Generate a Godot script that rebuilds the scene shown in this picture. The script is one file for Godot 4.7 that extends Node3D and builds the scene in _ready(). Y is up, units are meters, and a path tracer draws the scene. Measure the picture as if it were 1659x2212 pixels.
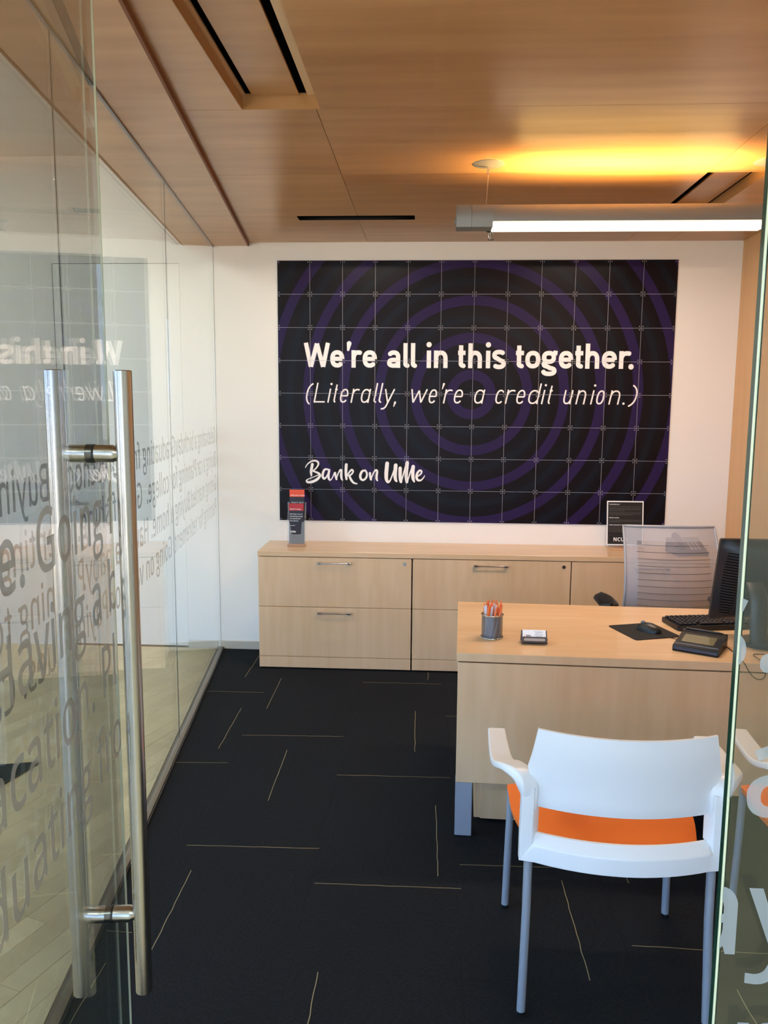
extends Node3D
# A glass-fronted bank office: camera in the lobby, looking in past an open glass door.

const CEIL := 2.665
const BACK := -5.256
const RIGHT := 1.912
const FRONT := -0.80

# ------------------------------------------------------------------ mesh builder
class MB:
	var v := PackedVector3Array()
	var uv := PackedVector2Array()
	func tri(a: Vector3, b: Vector3, c: Vector3, n: Vector3, ua := Vector2.ZERO, ub := Vector2.ZERO, uc := Vector2.ZERO) -> void:
		if (b - a).cross(c - a).dot(n) > 0.0:
			v.append_array([a, c, b]); uv.append_array([ua, uc, ub])
		else:
			v.append_array([a, b, c]); uv.append_array([ua, ub, uc])
	func quad(a: Vector3, b: Vector3, c: Vector3, d: Vector3, n: Vector3) -> void:
		tri(a, b, c, n); tri(a, c, d, n)
	func box(c: Vector3, s: Vector3) -> void:
		var h := s / 2.0
		for ax in 3:
			var u := (ax + 1) % 3
			var w := (ax + 2) % 3
			for sg in [-1.0, 1.0]:
				var n := Vector3.ZERO; n[ax] = sg
				var p: Array[Vector3] = []
				for k in [[-1, -1], [1, -1], [1, 1], [-1, 1]]:
					var o := Vector3.ZERO
					o[ax] = sg * h[ax]; o[u] = k[0] * h[u]; o[w] = k[1] * h[w]
					p.append(c + o)
				quad(p[0], p[1], p[2], p[3], n)
	func bevel_box(c: Vector3, s: Vector3, r: float) -> void:
		r = minf(r, minf(s.x, minf(s.y, s.z)) * 0.49)
		var h := s / 2.0
		for ax in 3:
			var u := (ax + 1) % 3
			var w := (ax + 2) % 3
			for sg in [-1.0, 1.0]:
				var n := Vector3.ZERO; n[ax] = sg
				var p: Array[Vector3] = []
				for k in [[-1, -1], [1, -1], [1, 1], [-1, 1]]:
					var o := Vector3.ZERO
					o[ax] = sg * h[ax]; o[u] = k[0] * (h[u] - r); o[w] = k[1] * (h[w] - r)
					p.append(c + o)
				quad(p[0], p[1], p[2], p[3], n)
			for su in [-1.0, 1.0]:
				for sw in [-1.0, 1.0]:
					var n2 := Vector3.ZERO; n2[u] = su; n2[w] = sw
					var e: Array[Vector3] = []
					for k in [[-1, 0], [1, 0], [1, 1], [-1, 1]]:
						var o := Vector3.ZERO
						o[ax] = k[0] * (h[ax] - r)
						o[u] = su * (h[u] - (r if k[1] == 1 else 0.0)); o[w] = sw * (h[w] - (0.0 if k[1] == 1 else r))
						e.append(c + o)
					quad(e[0], e[1], e[2], e[3], n2)
		for sx in [-1.0, 1.0]:
			for sy in [-1.0, 1.0]:
				for sz in [-1.0, 1.0]:
					var g := Vector3(sx * h.x, sy * h.y, sz * h.z)
					tri(c + g - Vector3(0, sy * r, sz * r), c + g - Vector3(sx * r, 0, sz * r), c + g - Vector3(sx * r, sy * r, 0), Vector3(sx, sy, sz))
	func prism(poly: PackedVector2Array, y0: float, y1: float) -> void:   # poly holds x, z
		var idx := Geometry2D.triangulate_polygon(poly)
		for y in [y0, y1]:
			for i in range(0, idx.size(), 3):
				var p: Array[Vector3] = []
				for k in 3:
					var q: Vector2 = poly[idx[i + k]]
					p.append(Vector3(q.x, y, q.y))
				tri(p[0], p[1], p[2], Vector3(0, 1 if y == y1 else -1, 0))
		var cw := Geometry2D.is_polygon_clockwise(poly)
		for i in poly.size():
			var a := poly[i]
			var b := poly[(i + 1) % poly.size()]
			var n := Vector3(b.y - a.y, 0, -(b.x - a.x)) * (-1.0 if cw else 1.0)
			quad(Vector3(a.x, y0, a.y), Vector3(b.x, y0, b.y), Vector3(b.x, y1, b.y), Vector3(a.x, y1, a.y), n)
	# an outline in the x, y plane pushed along z
	func plate(poly: PackedVector2Array, z0: float, z1: float) -> void:
		var idx := Geometry2D.triangulate_polygon(poly)
		for z in [z0, z1]:
			for i in range(0, idx.size(), 3):
				var p: Array[Vector3] = []
				for k in 3:
					var q: Vector2 = poly[idx[i + k]]
					p.append(Vector3(q.x, q.y, z))
				tri(p[0], p[1], p[2], Vector3(0, 0, 1 if z == z1 else -1))
		var cw := Geometry2D.is_polygon_clockwise(poly)
		for i in poly.size():
			var a := poly[i]
			var b := poly[(i + 1) % poly.size()]
			var n := Vector3(b.y - a.y, -(b.x - a.x), 0) * (-1.0 if cw else 1.0)
			quad(Vector3(a.x, a.y, z0), Vector3(b.x, b.y, z0), Vector3(b.x, b.y, z1), Vector3(a.x, a.y, z1), n)
	func loft(rings: Array, caps := true) -> void:
		for i in rings.size() - 1:
			var r0: PackedVector3Array = rings[i]
			var r1: PackedVector3Array = rings[i + 1]
			var m := r0.size()
			var c := Vector3.ZERO
			for k in m:
				c += r0[k] + r1[k]
			c /= 2.0 * m
			for k in m:
				var l := (k + 1) % m
				var n := (r0[k] + r0[l] + r1[k] + r1[l]) / 4.0 - c
				quad(r0[k], r0[l], r1[l], r1[k], n)
		if caps:
			for e in [[0, 1], [rings.size() - 1, rings.size() - 2]]:
				var r: PackedVector3Array = rings[e[0]]
				var o: PackedVector3Array = rings[e[1]]
				var c := Vector3.ZERO
				var d := Vector3.ZERO
				for k in r.size():
					c += r[k]; d += o[k]
				c /= r.size(); d /= r.size()
				for k in r.size():
					tri(r[k], r[(k + 1) % r.size()], c, c - d)
	func tube(path: Array, radius: Variant, seg := 12, caps := true) -> void:
		var rings := []
		var side := Vector3.ZERO
		for i in path.size():
			var t: Vector3
			if i == 0: t = path[1] - path[0]
			elif i == path.size() - 1: t = path[i] - path[i - 1]
			else: t = (path[i + 1] - path[i]).normalized() + (path[i] - path[i - 1]).normalized()
			t = t.normalized()
			if side == Vector3.ZERO:
				side = t.cross(Vector3.UP if absf(t.y) < 0.9 else Vector3.RIGHT).normalized()
			side = (side - t * side.dot(t)).normalized()
			var other := t.cross(side)
			var rr: float = radius[i] if radius is Array else radius
			var ring := PackedVector3Array()
			for k in seg:
				var a := TAU * k / seg
				ring.append(path[i] + (side * cos(a) + other * sin(a)) * rr)
			rings.append(ring)
		loft(rings, caps)
	# profile of x = radius, y = height, turned about the y axis
	func lathe(prof: Array, seg := 24, at := Vector3.ZERO) -> void:
		for i in prof.size() - 1:
			var p: Vector2 = prof[i]
			var q: Vector2 = prof[i + 1]
			for k in seg:
				var a := TAU * k / seg
				var b := TAU * (k + 1) / seg
				var da := Vector3(cos(a), 0, sin(a))
				var db := Vector3(cos(b), 0, sin(b))
				var n := (da + db) * (q.y - p.y) + Vector3.UP * (p.x - q.x) * 2.0
				if p.x > 1e-6: tri(at + da * p.x + Vector3.UP * p.y, at + db * p.x + Vector3.UP * p.y, at + db * q.x + Vector3.UP * q.y, n)
				if q.x > 1e-6: tri(at + da * p.x + Vector3.UP * p.y, at + db * q.x + Vector3.UP * q.y, at + da * q.x + Vector3.UP * q.y, n)
	func moved(t: Transform3D) -> MB:
		for i in v.size():
			v[i] = t * v[i]
		return self
	func join(o: MB) -> void:
		v.append_array(o.v); uv.append_array(o.uv)
	func mesh(crease := 40.0) -> ArrayMesh:
		var lim := cos(deg_to_rad(crease))
		var fn := PackedVector3Array()
		var at := {}
		for i in range(0, v.size(), 3):
			var n := (v[i + 2] - v[i]).cross(v[i + 1] - v[i])
			fn.append(n)
			for k in 3:
				var key := Vector3i((v[i + k] * 20000.0).round())
				if at.has(key): at[key].append(i / 3)
				else: at[key] = [i / 3]
		var nn := PackedVector3Array(); nn.resize(v.size())
		for i in range(0, v.size(), 3):
			var own := fn[i / 3].normalized()
			for k in 3:
				var s := Vector3.ZERO
				for f in at[Vector3i((v[i + k] * 20000.0).round())]:
					if fn[f].normalized().dot(own) > lim: s += fn[f]
				nn[i + k] = s.normalized() if s.length() > 1e-14 else Vector3.UP
		var a := []
		a.resize(Mesh.ARRAY_MAX)
		a[Mesh.ARRAY_VERTEX] = v; a[Mesh.ARRAY_NORMAL] = nn; a[Mesh.ARRAY_TEX_UV] = uv
		var m := ArrayMesh.new()
		m.add_surface_from_arrays(Mesh.PRIMITIVE_TRIANGLES, a)
		return m

# ------------------------------------------------------------------ node helpers
var used := {}
var M := {}
var rng := RandomNumberGenerator.new()

func numbered(called: String) -> String:
	if not used.has(called):
		used[called] = 0
		return called
	used[called] += 1
	return "%s_%03d" % [called, used[called]]

func obj(called: String, shape: Variant, material: Material, parent: Node = null, at := Vector3.ZERO, crease := 40.0) -> MeshInstance3D:
	var o := MeshInstance3D.new()
	o.mesh = shape.mesh(crease) if shape is MB else shape
	o.material_override = material
	o.position = at
	o.name = called if parent else numbered(called)
	(parent if parent else self).add_child(o, true)
	return o

func base(called: String, at := Vector3.ZERO, turn := 0.0) -> Node3D:
	var o := Node3D.new()
	o.name = numbered(called)
	add_child(o, true)
	o.position = at
	o.rotation_degrees.y = turn
	return o

func tag(o: Node, label: String, category: String, group := "") -> void:
	o.set_meta("label", label); o.set_meta("category", category)
	if group: o.set_meta("group", group)

func structure(o: Node, label := "", category := "") -> Node:
	o.set_meta("kind", "structure")
	if label: o.set_meta("label", label)
	if category: o.set_meta("category", category)
	return o

func bx(c: Vector3, s: Vector3, r := 0.0) -> MB:
	var b := MB.new()
	if r > 0.0: b.bevel_box(c, s, r)
	else: b.box(c, s)
	return b

func span(x0: float, x1: float, y0: float, y1: float, z0: float, z1: float, r := 0.0) -> MB:
	return bx(Vector3(x0 + x1, y0 + y1, z0 + z1) / 2.0, Vector3(absf(x1 - x0), absf(y1 - y0), absf(z1 - z0)), r)

func mat(key: String, c: Color, rough := 0.6, metal := 0.0) -> StandardMaterial3D:
	if M.has(key): return M[key]
	var m := StandardMaterial3D.new()
	m.resource_name = key
	m.albedo_color = c; m.roughness = rough; m.metallic = metal
	M[key] = m
	return m

func rgb(r: float, g: float, b: float) -> Color:
	return Color(r / 255.0, g / 255.0, b / 255.0)

# ------------------------------------------------------------------ computed textures
# grain: streaks along u, from two stretched noises; returns an RGB image
func grain(sd: int, c0: Color, c1: Color, fine := 256, broad := 48, wide := 24) -> Image:
	var n := FastNoiseLite.new()
	n.seed = sd; n.noise_type = FastNoiseLite.TYPE_SIMPLEX_SMOOTH; n.frequency = 0.08; n.fractal_octaves = 3
	var a := n.get_seamless_image(wide, fine); a.convert(Image.FORMAT_L8); a.resize(512, 512, Image.INTERPOLATE_CUBIC)
	n.seed = sd + 7; n.frequency = 0.05
	var b := n.get_seamless_image(maxi(8, wide / 3), broad); b.convert(Image.FORMAT_L8); b.resize(512, 512, Image.INTERPOLATE_CUBIC)
	var da := a.get_data()
	var db := b.get_data()
	var out := PackedByteArray(); out.resize(512 * 512 * 3)
	for i in 512 * 512:
		var t := clampf((0.5 * da[i] + 0.5 * db[i]) / 255.0, 0.0, 1.0)
		out[i * 3] = int(255.0 * lerpf(c0.r, c1.r, t)); out[i * 3 + 1] = int(255.0 * lerpf(c0.g, c1.g, t)); out[i * 3 + 2] = int(255.0 * lerpf(c0.b, c1.b, t))
	return Image.create_from_data(512, 512, false, Image.FORMAT_RGB8, out)

func textured(key: String, im: Image, scale: Vector3, rough: float, world := true) -> StandardMaterial3D:
	var m := mat(key, Color.WHITE, rough)
	m.albedo_texture = ImageTexture.create_from_image(im)
	m.uv1_triplanar = true; m.uv1_world_triplanar = world; m.uv1_scale = scale; m.uv1_triplanar_sharpness = 8.0
	return m

# ------------------------------------------------------------------ lettering
func font(weight := 400) -> Font:
	var f := SystemFont.new()
	f.font_names = PackedStringArray(["Droid Sans"]); f.font_weight = 700 if weight >= 700 else 400
	if weight == 500:
		var v := FontVariation.new()
		v.base_font = f; v.variation_embolden = 0.2
		return v
	return f

# flat triangles of a line of text with its baseline at y = 0, one em = size, cut to x0..x1
func letters(text: String, size: float, weight := 400, x0 := -1e9, x1 := 1e9, slant := 0.0) -> PackedVector2Array:
	var t := TextMesh.new()
	t.font = font(weight); t.font_size = 100; t.pixel_size = 0.01; t.depth = 0.0; t.curve_step = 2.0; t.text = text
	t.horizontal_alignment = HORIZONTAL_ALIGNMENT_LEFT; t.vertical_alignment = VERTICAL_ALIGNMENT_TOP
	var arr := t.surface_get_arrays(0)
	var vs: PackedVector3Array = arr[Mesh.ARRAY_VERTEX]
	var ix: PackedInt32Array = arr[Mesh.ARRAY_INDEX] if arr[Mesh.ARRAY_INDEX] != null else PackedInt32Array(range(vs.size()))
	var out := PackedVector2Array()
	for i in range(0, ix.size(), 3):
		var p := PackedVector2Array()
		for k in 3:
			var w := vs[ix[i + k]]
			p.append(Vector2(w.x + slant * (w.y + 0.93), w.y + 0.93) * size)
		for cut in [[x0, 1.0], [x1, -1.0]]:
			if absf(cut[0]) > 1e8: continue
			var r := PackedVector2Array()
			for k in p.size():
				var a := p[k]
				var b := p[(k + 1) % p.size()]
				var ia: bool = (a.x - cut[0]) * cut[1] >= 0.0
				var ib: bool = (b.x - cut[0]) * cut[1] >= 0.0
				if ia: r.append(a)
				if ia != ib: r.append(a.lerp(b, (cut[0] - a.x) / (b.x - a.x)))
			p = r
		for k in range(1, p.size() - 1):
			out.append_array([p[0], p[k], p[k + 1]])
	return out

# lay flat triangles on a plane: origin, direction of reading, upward direction
func lay(mb: MB, tris: PackedVector2Array, o: Vector3, right: Vector3, up: Vector3) -> void:
	var n := right.cross(up)
	for i in range(0, tris.size(), 3):
		mb.tri(o + right * tris[i].x + up * tris[i].y, o + right * tris[i + 1].x + up * tris[i + 1].y, o + right * tris[i + 2].x + up * tris[i + 2].y, n)

# ------------------------------------------------------------------ printing strokes into the mural picture
var print_data: PackedByteArray
var print_w := 1800
var print_h := 1196
var ink := [246, 238, 234]

func dab(a: Vector2, b: Vector2, ra: float, rb: float, butt_a := false, butt_b := false) -> void:
	var m := maxf(ra, rb) + 1.5
	var d := b - a
	var l2 := maxf(d.length_squared(), 1e-6)
	for y in range(maxi(0, int(minf(a.y, b.y) - m)), mini(print_h - 1, int(maxf(a.y, b.y) + m)) + 1):
		for x in range(maxi(0, int(minf(a.x, b.x) - m)), mini(print_w - 1, int(maxf(a.x, b.x) + m)) + 1):
			var p := Vector2(x + 0.5, y + 0.5)
			var t := (p - a).dot(d) / l2
			var end := 1.0
			if butt_a and t < 0.0: end = clampf(0.5 + t * sqrt(l2), 0.0, 1.0)
			if butt_b and t > 1.0: end = clampf(0.5 - (t - 1.0) * sqrt(l2), 0.0, 1.0)
			if end <= 0.0: continue
			var tc := clampf(t, 0.0, 1.0)
			var e := (p - a - d * (t if end < 1.0 else tc)).length()
			var k := clampf(ra + (rb - ra) * tc - e + 0.5, 0.0, 1.0) * end
			if k <= 0.0: continue
			var i := (y * print_w + x) * 3
			for c in 3:
				print_data[i + c] = maxi(print_data[i + c], int(lerpf(print_data[i + c], ink[c], k)))

func stroke(pts: Array, r: float, butt := true) -> void:
	for i in pts.size() - 1:
		dab(pts[i], pts[i + 1], r, r, butt and i == 0, butt and i == pts.size() - 2)

func arc(c: Vector2, r: Vector2, a0: float, a1: float, n := 14) -> Array:   # degrees, 0 to the right, 90 up
	var out := []
	for i in n + 1:
		var a := deg_to_rad(lerpf(a0, a1, float(i) / n))
		var s := sin(a)
		var k := cos(a)
		out.append(c + Vector2(signf(k) * pow(absf(k), 0.85) * r.x, signf(s) * pow(absf(s), 0.85) * r.y))
	return out

# strokes of a letter in a box of width w: x to the right, y up, x-height 1, capitals 1.42; s is half the stroke
func glyph(ch: String, w: float, s: float) -> Array:
	var h := w / 2.0
	var i0 := s
	var i1 := w - s
	var R := Vector2(h - s, 0.5 - s)
	match ch:
		"W": return [[Vector2(s * 0.8, 1.42), Vector2(w * 0.26, s * 0.3)], [Vector2(w * 0.26, s * 0.3), Vector2(h, 1.38)], [Vector2(h, 1.38), Vector2(w * 0.74, s * 0.3)], [Vector2(w * 0.74, s * 0.3), Vector2(w - s * 0.8, 1.42)]]
		"w": return [[Vector2(s, 1.0), Vector2(w * 0.27, s)], [Vector2(w * 0.27, s), Vector2(h, 0.9)], [Vector2(h, 0.9), Vector2(w * 0.73, s)], [Vector2(w * 0.73, s), Vector2(w - s, 1.0)]]
		"e": return [[Vector2(i0, 0.5), Vector2(i1, 0.5)], arc(Vector2(h, 0.5), R, 0, 322, 26)]
		"o": return [arc(Vector2(h, 0.5), R, 0, 360, 28) + [Vector2(w - s, 0.5)]]
		"c": return [arc(Vector2(h, 0.5), R, 42, 318, 22)]
		"r": return [[Vector2(i0, 0), Vector2(i0, 1.0)], [Vector2(i0, 0.55)] + arc(Vector2(i0 + (w - i0) * 0.62, 0.5), Vector2((w - i0) * 0.62, 0.5 - s), 160, 62, 8)]
		"l": return [[Vector2(s, 1.42), Vector2(s, 0.24)] + arc(Vector2(s + 0.24, 0.24), Vector2(0.24, 0.24 - s * 0.9), 180, 255, 6)]
		"i": return [[Vector2(h, 0), Vector2(h, 1.0)], [Vector2(h, 1.33), Vector2(h, 1.335)]]
		"n": return [[Vector2(i0, 0), Vector2(i0, 1.0)], [Vector2(i0, 0.5)] + arc(Vector2(h, 0.5), R, 165, 0, 12) + [Vector2(i1, 0)]]
		"u": return [[Vector2(i1, 0), Vector2(i1, 1.0)], [Vector2(i0, 1.0)] + arc(Vector2(h, 0.5), R, 180, 345, 12) + [Vector2(i1, 0.5)]]
		"h": return [[Vector2(i0, 0), Vector2(i0, 1.42)], [Vector2(i0, 0.5)] + arc(Vector2(h, 0.5), R, 165, 0, 12) + [Vector2(i1, 0)]]
		"t":
			var x := w * 0.4
			return [[Vector2(x, 1.3), Vector2(x, 0.26)] + arc(Vector2(x + (w - x) * 0.85, 0.26), Vector2((w - x) * 0.85, 0.26 - s), 180, 268, 7), [Vector2(0, 1.0 - s), Vector2(w, 1.0 - s)]]
		"s": return [arc(Vector2(h, 0.74), Vector2(h - s, 0.26 - s * 0.6), 30, 250, 14) + arc(Vector2(h, 0.26), Vector2(h - s, 0.26 - s * 0.6), 75, -150, 14)]
		"a": return [arc(Vector2(h, 0.62), Vector2(h - s, 0.38 - s), 152, 0, 12) + [Vector2(i1, 0)], arc(Vector2(h * 0.98, 0.29), Vector2(h * 0.98 - s, 0.29 - s), 70, 360, 18), [Vector2(h, 0.58 - s), Vector2(i1, 0.58 - s)]]
		"ɑ": return [arc(Vector2(h, 0.5), R, 40, 330, 22), [Vector2(i1, 1.0), Vector2(i1, 0)]]
		"d": return [arc(Vector2(h, 0.5), R, 40, 330, 22), [Vector2(i1, 1.45), Vector2(i1, 0)]]
		"g": return [arc(Vector2(h * 0.92, 0.63), Vector2(h * 0.92 - s, 0.37 - s), 0, 360, 22), [Vector2(h * 1.45, 0.9), Vector2(w, 1.0 - s)], arc(Vector2(h * 0.9, 0.24), Vector2(h * 0.62, 0.12), 110, 250, 8) + arc(Vector2(h * 0.95, -0.14), Vector2(h - s, 0.24 - s * 0.6), 80, -180, 16)]
		"y": return [[Vector2(s, 1.0), Vector2(w * 0.52, s)], [Vector2(w - s, 1.0), Vector2(w * 0.42, -0.26), Vector2(w * 0.24, -0.4), Vector2(0.0, -0.42)]]
		"L": return [[Vector2(i0, 1.42), Vector2(i0, 0)], [Vector2(i0, s), Vector2(w, s)]]
		".": return [[Vector2(h, h * 0.8), Vector2(h, h * 0.8 + 0.01)]]
		"'": return [[Vector2(h * 1.25, 1.38), Vector2(h * 0.85, 1.02)]]
		",": return [[Vector2(h * 1.2, 0.05), Vector2(h * 0.7, -0.24)]]
		"(": return [arc(Vector2(w * 1.0, 0.62), Vector2(w * 0.85, 0.82), 118, 242, 14)]
		")": return [arc(Vector2(0.0, 0.62), Vector2(w * 0.85, 0.82), 62, -62, 14)]
	return []

# ------------------------------------------------------------------ places
func gx(z: float) -> float: return -0.7478 + 0.12298 * z          # the glass side wall of the office
func gp(z: float, off: float, y := 0.0) -> Vector3: return Vector3(gx(z) + off * 0.9925, y, z - off * 0.1221)
func dx(z: float) -> float: return -0.4455 + 0.125 * z            # the open door leaf, parallel to it
func dp(z: float, off: float, y := 0.0) -> Vector3: return Vector3(dx(z) + off * 0.9923, y, z - off * 0.124)

func wobj(called: String, mb: MB, material: Material, parent: Node3D, crease := 40.0) -> MeshInstance3D:
	mb.moved(parent.global_transform.affine_inverse())
	return obj(called, mb, material, parent, Vector3.ZERO, crease)

func _ready() -> void:
	rng.seed = 4711
	# ---- camera
	var cam := Camera3D.new()
	cam.name = "camera"
	cam.fov = rad_to_deg(2.0 * atan(1106.0 / 1745.0))
	cam.near = 0.05
	cam.transform = Transform3D(Basis(Vector3(0.998415, 0.006847, -0.05586), Vector3(-0.014233, 0.991025, -0.132914), Vector3(0.054449, 0.133498, 0.989552)).orthonormalized(), Vector3(0, 1.66, 0))
	add_child(cam)
	# ---- daylight and exposure
	var sky_m := ProceduralSkyMaterial.new()
	sky_m.sky_top_color = rgb(116, 176, 255); sky_m.sky_horizon_color = rgb(162, 206, 255)
	sky_m.ground_bottom_color = rgb(206, 202, 194); sky_m.ground_horizon_color = rgb(212, 212, 208)
	sky_m.sky_energy_multiplier = 1.0; sky_m.ground_energy_multiplier = 1.0
	var sky := Sky.new(); sky.sky_material = sky_m
	var env := Environment.new()
	env.background_mode = Environment.BG_SKY; env.sky = sky; env.background_energy_multiplier = SKY
	env.tonemap_mode = Environment.TONE_MAPPER_LINEAR; env.tonemap_exposure = EXPOSURE
	env.sdfgi_enabled = true; env.ssao_enabled = true; env.ssil_enabled = true
	var we := WorldEnvironment.new(); we.name = "environment"; we.environment = env
	add_child(we)

	materials()
	room()
	ceilings()
	glass()
	mural()
	lamps()
	furniture()
	desk_things()
	cabinet_things()

const SKY := 12.0
const EXPOSURE := 0.86
const PENDANT_DOWN := 2.5
const PENDANT_SIDE := 0.04
const PENDANT_UP := 3.2
const WASH := 0.9
const LOBBY := 4.2

func materials() -> void:
	mat("white_paint", rgb(236, 230, 222), 0.75)
	mat("white_door", rgb(238, 234, 226), 0.6)
	mat("baseboard", rgb(190, 178, 158), 0.6)
	mat("lobby_ceiling", rgb(225, 224, 220), 0.9)
	textured("ceiling_wood", grain(3, rgb(164, 118, 72), rgb(204, 156, 106)), Vector3(0.45, 0.45, 0.45), 0.29)
	textured("ceiling_wood_b", grain(19, rgb(160, 114, 69), rgb(199, 152, 102)), Vector3(0.45, 0.45, 0.45), 0.29)
	mat("wood_edge", rgb(122, 74, 44), 0.6)
	textured("maple", grain(5, rgb(206, 170, 130), rgb(221, 188, 150), 256, 64, 16), Vector3(0.8, 0.8, 0.8), 0.25)
	var up := grain(11, rgb(206, 170, 130), rgb(221, 188, 150), 256, 64, 16)
	up.rotate_90(CLOCKWISE)
	textured("maple_upright", up, Vector3(0.8, 0.8, 0.8), 0.25)
	var wall := grain(23, rgb(200, 152, 104), rgb(216, 172, 124), 256, 64, 16)
	wall.rotate_90(CLOCKWISE)
	textured("wall_wood", wall, Vector3(0.5, 0.5, 0.5), 0.5)
	for k in 4:
		var d := 0.02 * (k - 1.5)
		var g := grain(31 + k, Color(0.83 + d, 0.74 + d, 0.56 + d * 0.8), Color(0.92 + d, 0.84 + d, 0.66 + d * 0.8), 256, 40, 16)
		textured("plank_%d" % k, g, Vector3(1.6, 1.6, 1.6), 0.35, false)
	# carpet: two quarter turns of one dark ribbed pile
	var n := FastNoiseLite.new()
	n.seed = 77; n.frequency = 0.35; n.fractal_octaves = 2
	for k in 2:
		var im := n.get_seamless_image(96, 512); im.convert(Image.FORMAT_L8); im.resize(512, 512, Image.INTERPOLATE_CUBIC)
		var d := im.get_data()
		var col := PackedByteArray(); col.resize(512 * 512 * 3)
		for i in 512 * 512:
			var t := d[i] / 255.0
			col[i * 3] = int(19 + 22 * t); col[i * 3 + 1] = int(21 + 23 * t); col[i * 3 + 2] = int(25 + 24 * t)
		var ci := Image.create_from_data(512, 512, false, Image.FORMAT_RGB8, col)
		if k == 1: ci.rotate_90(CLOCKWISE)
		var m := textured("carpet_%d" % k, ci, Vector3(1.97, 1.97, 1.97), 0.95)
		m.metallic_specular = 0.2
	mat("yarn", rgb(150, 138, 104), 0.9)
	mat("black_void", rgb(6, 6, 6), 0.9).metallic_specular = 0.05
	mat("black_plastic", rgb(16, 17, 19), 0.4)
	mat("dark_plastic", rgb(22, 25, 32), 0.35)
	mat("mat_rubber", rgb(14, 15, 17), 0.85)
	mat("steel", rgb(184, 182, 178), 0.24, 1.0)
	mat("silver_paint", rgb(158, 164, 174), 0.45, 0.35)
	mat("lamp_paint", rgb(126, 126, 122), 0.4, 0.3)
	mat("chair_white", rgb(228, 229, 232), 0.32)
	var cloth := mat("orange_cloth", rgb(226, 112, 24), 0.85)
	cloth.rim_enabled = true; cloth.rim = 0.2
	mat("grey_frame", rgb(120, 128, 140), 0.45, 0.3)
	var g1 := mat("glass", Color(0.22, 0.31, 0.25, 0.09), 0.0)
	g1.transparency = BaseMaterial3D.TRANSPARENCY_ALPHA
	var g0 := mat("window_glass", Color(0.7, 0.75, 0.72, 0.03), 0.0)
	g0.transparency = BaseMaterial3D.TRANSPARENCY_ALPHA
	var g2 := mat("acrylic", Color(0.85, 0.87, 0.9, 0.10), 0.03)
	g2.transparency = BaseMaterial3D.TRANSPARENCY_ALPHA
	var g3 := mat("door_glass", Color(0.20, 0.28, 0.23, 0.17), 0.0)
	g3.transparency = BaseMaterial3D.TRANSPARENCY_ALPHA
	mat("glass_edge", rgb(196, 200, 172), 0.15)
	mat("glass_edge_dark", rgb(22, 52, 40), 0.1)
	mat("joint_seal", rgb(52, 54, 52), 0.5)
	mat("channel", rgb(120, 108, 92), 0.4, 0.6)
	mat("channel_dark", rgb(60, 58, 56), 0.4, 0.6)
	var film := mat("frosted_film", Color(0.58, 0.60, 0.61, 0.72), 0.7)
	film.transparency = BaseMaterial3D.TRANSPARENCY_ALPHA
	mat("white_print", rgb(245, 242, 238), 0.6)
	mat("paper_white", rgb(240, 240, 244), 0.7)

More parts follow.
